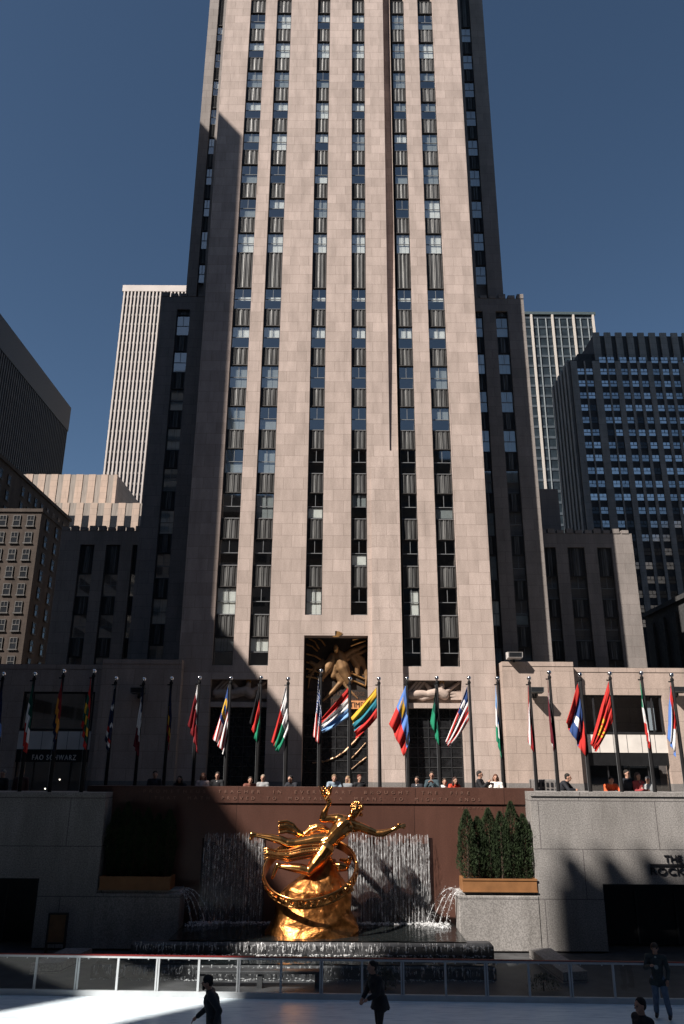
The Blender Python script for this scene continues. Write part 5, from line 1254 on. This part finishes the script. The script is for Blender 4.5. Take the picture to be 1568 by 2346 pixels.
for i in range(0, len(xs)-1, 2):
    mb = MB(); hgt = (a.z if xs[i] < hi.x else hi.z-4)+.4*((i//2)%2); wide = xs[i+1]-xs[i] > 1.5
    yy = Yd if wide else Yd+.12
    mb.box(xs[i], xs[i+1], yy, Yd+.359, GZ, a.z+(.4 if wide else -.3)); mb.build('pier', dkst, t)
x = hi.x
while x < XD1: mb = MB(); mb.box(x, x+1.1, Yd+3.0, Yd+3.299, a.z-.0, hi.z+.5); mb.build('crown_pier', dkst, t); x += 1.9
z0_ = W(1340, (700+515/2.3466)*.91645, Yd).z
pd = (z0_-W(1340, (700+1100/2.3466)*.91645, Yd).z)/8.05
gw = MB(); h = pd*.48
gw.m = 0; gw.box(-ww/2+.04,ww/2-.04,-.04,.0,0,h); gw.m = 1; gw.box(-ww/2+.04,ww/2-.04,-.07,-.041,h*.45,h*.54); gw.box(-.04,.04,-.07,-.041,h*.541,h)
def wl_mesh(mat): me = gw.mesh('window'); me.materials.append(mat); me.materials.append(frame_m); return me
wv = [wl_mesh(plain('sky_bright_pane', (.70,.68,.66), .12, 1.0, var=.15)), wl_mesh(plain('grey_pane', (.42,.42,.42), .12, 1.0, var=.3)), wl_mesh(dark_pane)]
allw = []
rw = random.Random(3)
for r_ in range(20):
    for x in flat:
        z = z0_-pd*r_-h
        if z > GZ+3: allw.append((x, z, wv[rw.choices([0,1,2], [.58,.38,.04] if r_ < 11 else [.15,.35,.50])[0]]))
for x in flat[2:]: allw.insert(0, (x, z0_+pd-h, wv[0]))
for (x, z, me) in allw[:100]: inst(me, 'window', t, Vector((x, Yd+.33, z))-wpos(t))
mb = MB(); rest = allw[100:]
for (x, z, me) in rest: mb.m = wv.index(me); mb.box(x-ww/2+.04, x+ww/2-.04, Yd+.29, Yd+.33, z, z+h*.46); mb.box(x-ww/2+.04, x-.04, Yd+.29, Yd+.33, z+h*.54, z+h); mb.box(x+.04, x+ww/2-.04, Yd+.29, Yd+.33, z+h*.54, z+h)
o = mb.build('window', [MATS['sky_bright_pane'], MATS['grey_pane'], dark_pane], t); o['kind'] = 'stuff'
# ribbed return wall facing left
for i in range(6):
    mb = MB(); y = Yd+.9+i*1.75; mb.box(XD0-.35, XD0-.001, y, y+.9, GZ, a.z+.3); mb.build('side_pier', dkst, t)
# dark low block, lower right
XQ = W(1478,1416,92).x; zQ = W(1478,1416,92).z
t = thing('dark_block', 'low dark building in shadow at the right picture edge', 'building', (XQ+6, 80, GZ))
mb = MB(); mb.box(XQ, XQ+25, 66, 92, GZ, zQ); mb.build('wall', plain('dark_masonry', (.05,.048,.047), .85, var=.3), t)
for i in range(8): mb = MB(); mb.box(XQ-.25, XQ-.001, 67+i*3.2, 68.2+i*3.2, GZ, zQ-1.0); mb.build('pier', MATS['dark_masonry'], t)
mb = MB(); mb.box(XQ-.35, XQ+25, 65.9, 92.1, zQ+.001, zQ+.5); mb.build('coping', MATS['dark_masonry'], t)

# ------------------------------------------------------------------ unseen street blocks, placed and shaped to shade the plaza and darken reflections
def unseen_block(label, X0, X1, Y0, Y1, Z1, crown=None, mat=None):
    t = thing('unseen_building', label, 'building', ((X0+X1)/2, (Y0+Y1)/2, GZ)); mb = MB(); mb.box(X0,X1,Y0,Y1,GZ,Z1); mb.build('wall', mat or MATS['grey_limestone'], t)
    q = MB(); z = GZ+5
    while z < Z1-3:
        q.box(X0+.5, X1-.5, Y0-.05, Y0-.001, z, z+1.6) ; q.box(X1+.001, X1+.05, Y0+.5, Y1-.5, z, z+1.6); q.box(X0+.5, X1-.5, Y1+.001, Y1+.05, z, z+1.6); z += 3.8
    q.build('window_band', dark_pane, t); return t
grey_out = plain('grey_limestone', (.26,.265,.27), .85, var=.1, scale=.4)
XO = -40.0
unseen_block('tall limestone block left of the plaza, unseen, shaped to shade the tower', -58, XO, 37.2, 60, 104)
unseen_block('long low limestone block along the left of the rink, unseen, sized to shade the tower foot', -70, XO, 16, 37.19, 54.0)
unseen_block('stepped limestone block at the left end of the rink, unseen, sized to shade the left flags', -70, XO, 6.6, 15.99, 53.0)
unseen_block('lower corner block at the left end of the rink, unseen, sized to shade the left of the ice', -70, XO, -1.4, 6.59, 48.0)
unseen_block('low corner block beside the viewer on the left, unseen, sized to shade the ice', -36.2, -32.46, -40, -2, 46.5)
t = unseen_block('bracketed corner block beside the viewer on the left, unseen, shaped to shade the right wall', -32.45, -12.4, -40, -2, 51.9)
for i in range(9):  # added roof-edge bars, shaped to cast slanting shadows on the right wall
    mb = MB(); x = -31.4+1.5*i; mb.box(x, x+.55, -1.99, -1.35, 51.2, 51.9); mb.build('shadow_bracket', grey_out, t)
unseen_block('dark office tower behind the viewer, unseen, placed to darken window reflections', -14, 26, -110, -62, 92, mat=MATS['dark_masonry'])
unseen_block('wide limestone block behind the viewer on the far left, unseen, placed to darken the wing windows', -150, -36, -110, -62, 115)
unseen_block('wide dark block behind the viewer on the right, unseen, placed to darken window reflections', 26.1, 140, -110, -62, 84, mat=MATS['dark_masonry'])
unseen_block('dark block right of the rink, unseen, added to cut sky light', 90, 130, -45, 52, 70, mat=MATS['dark_masonry'])
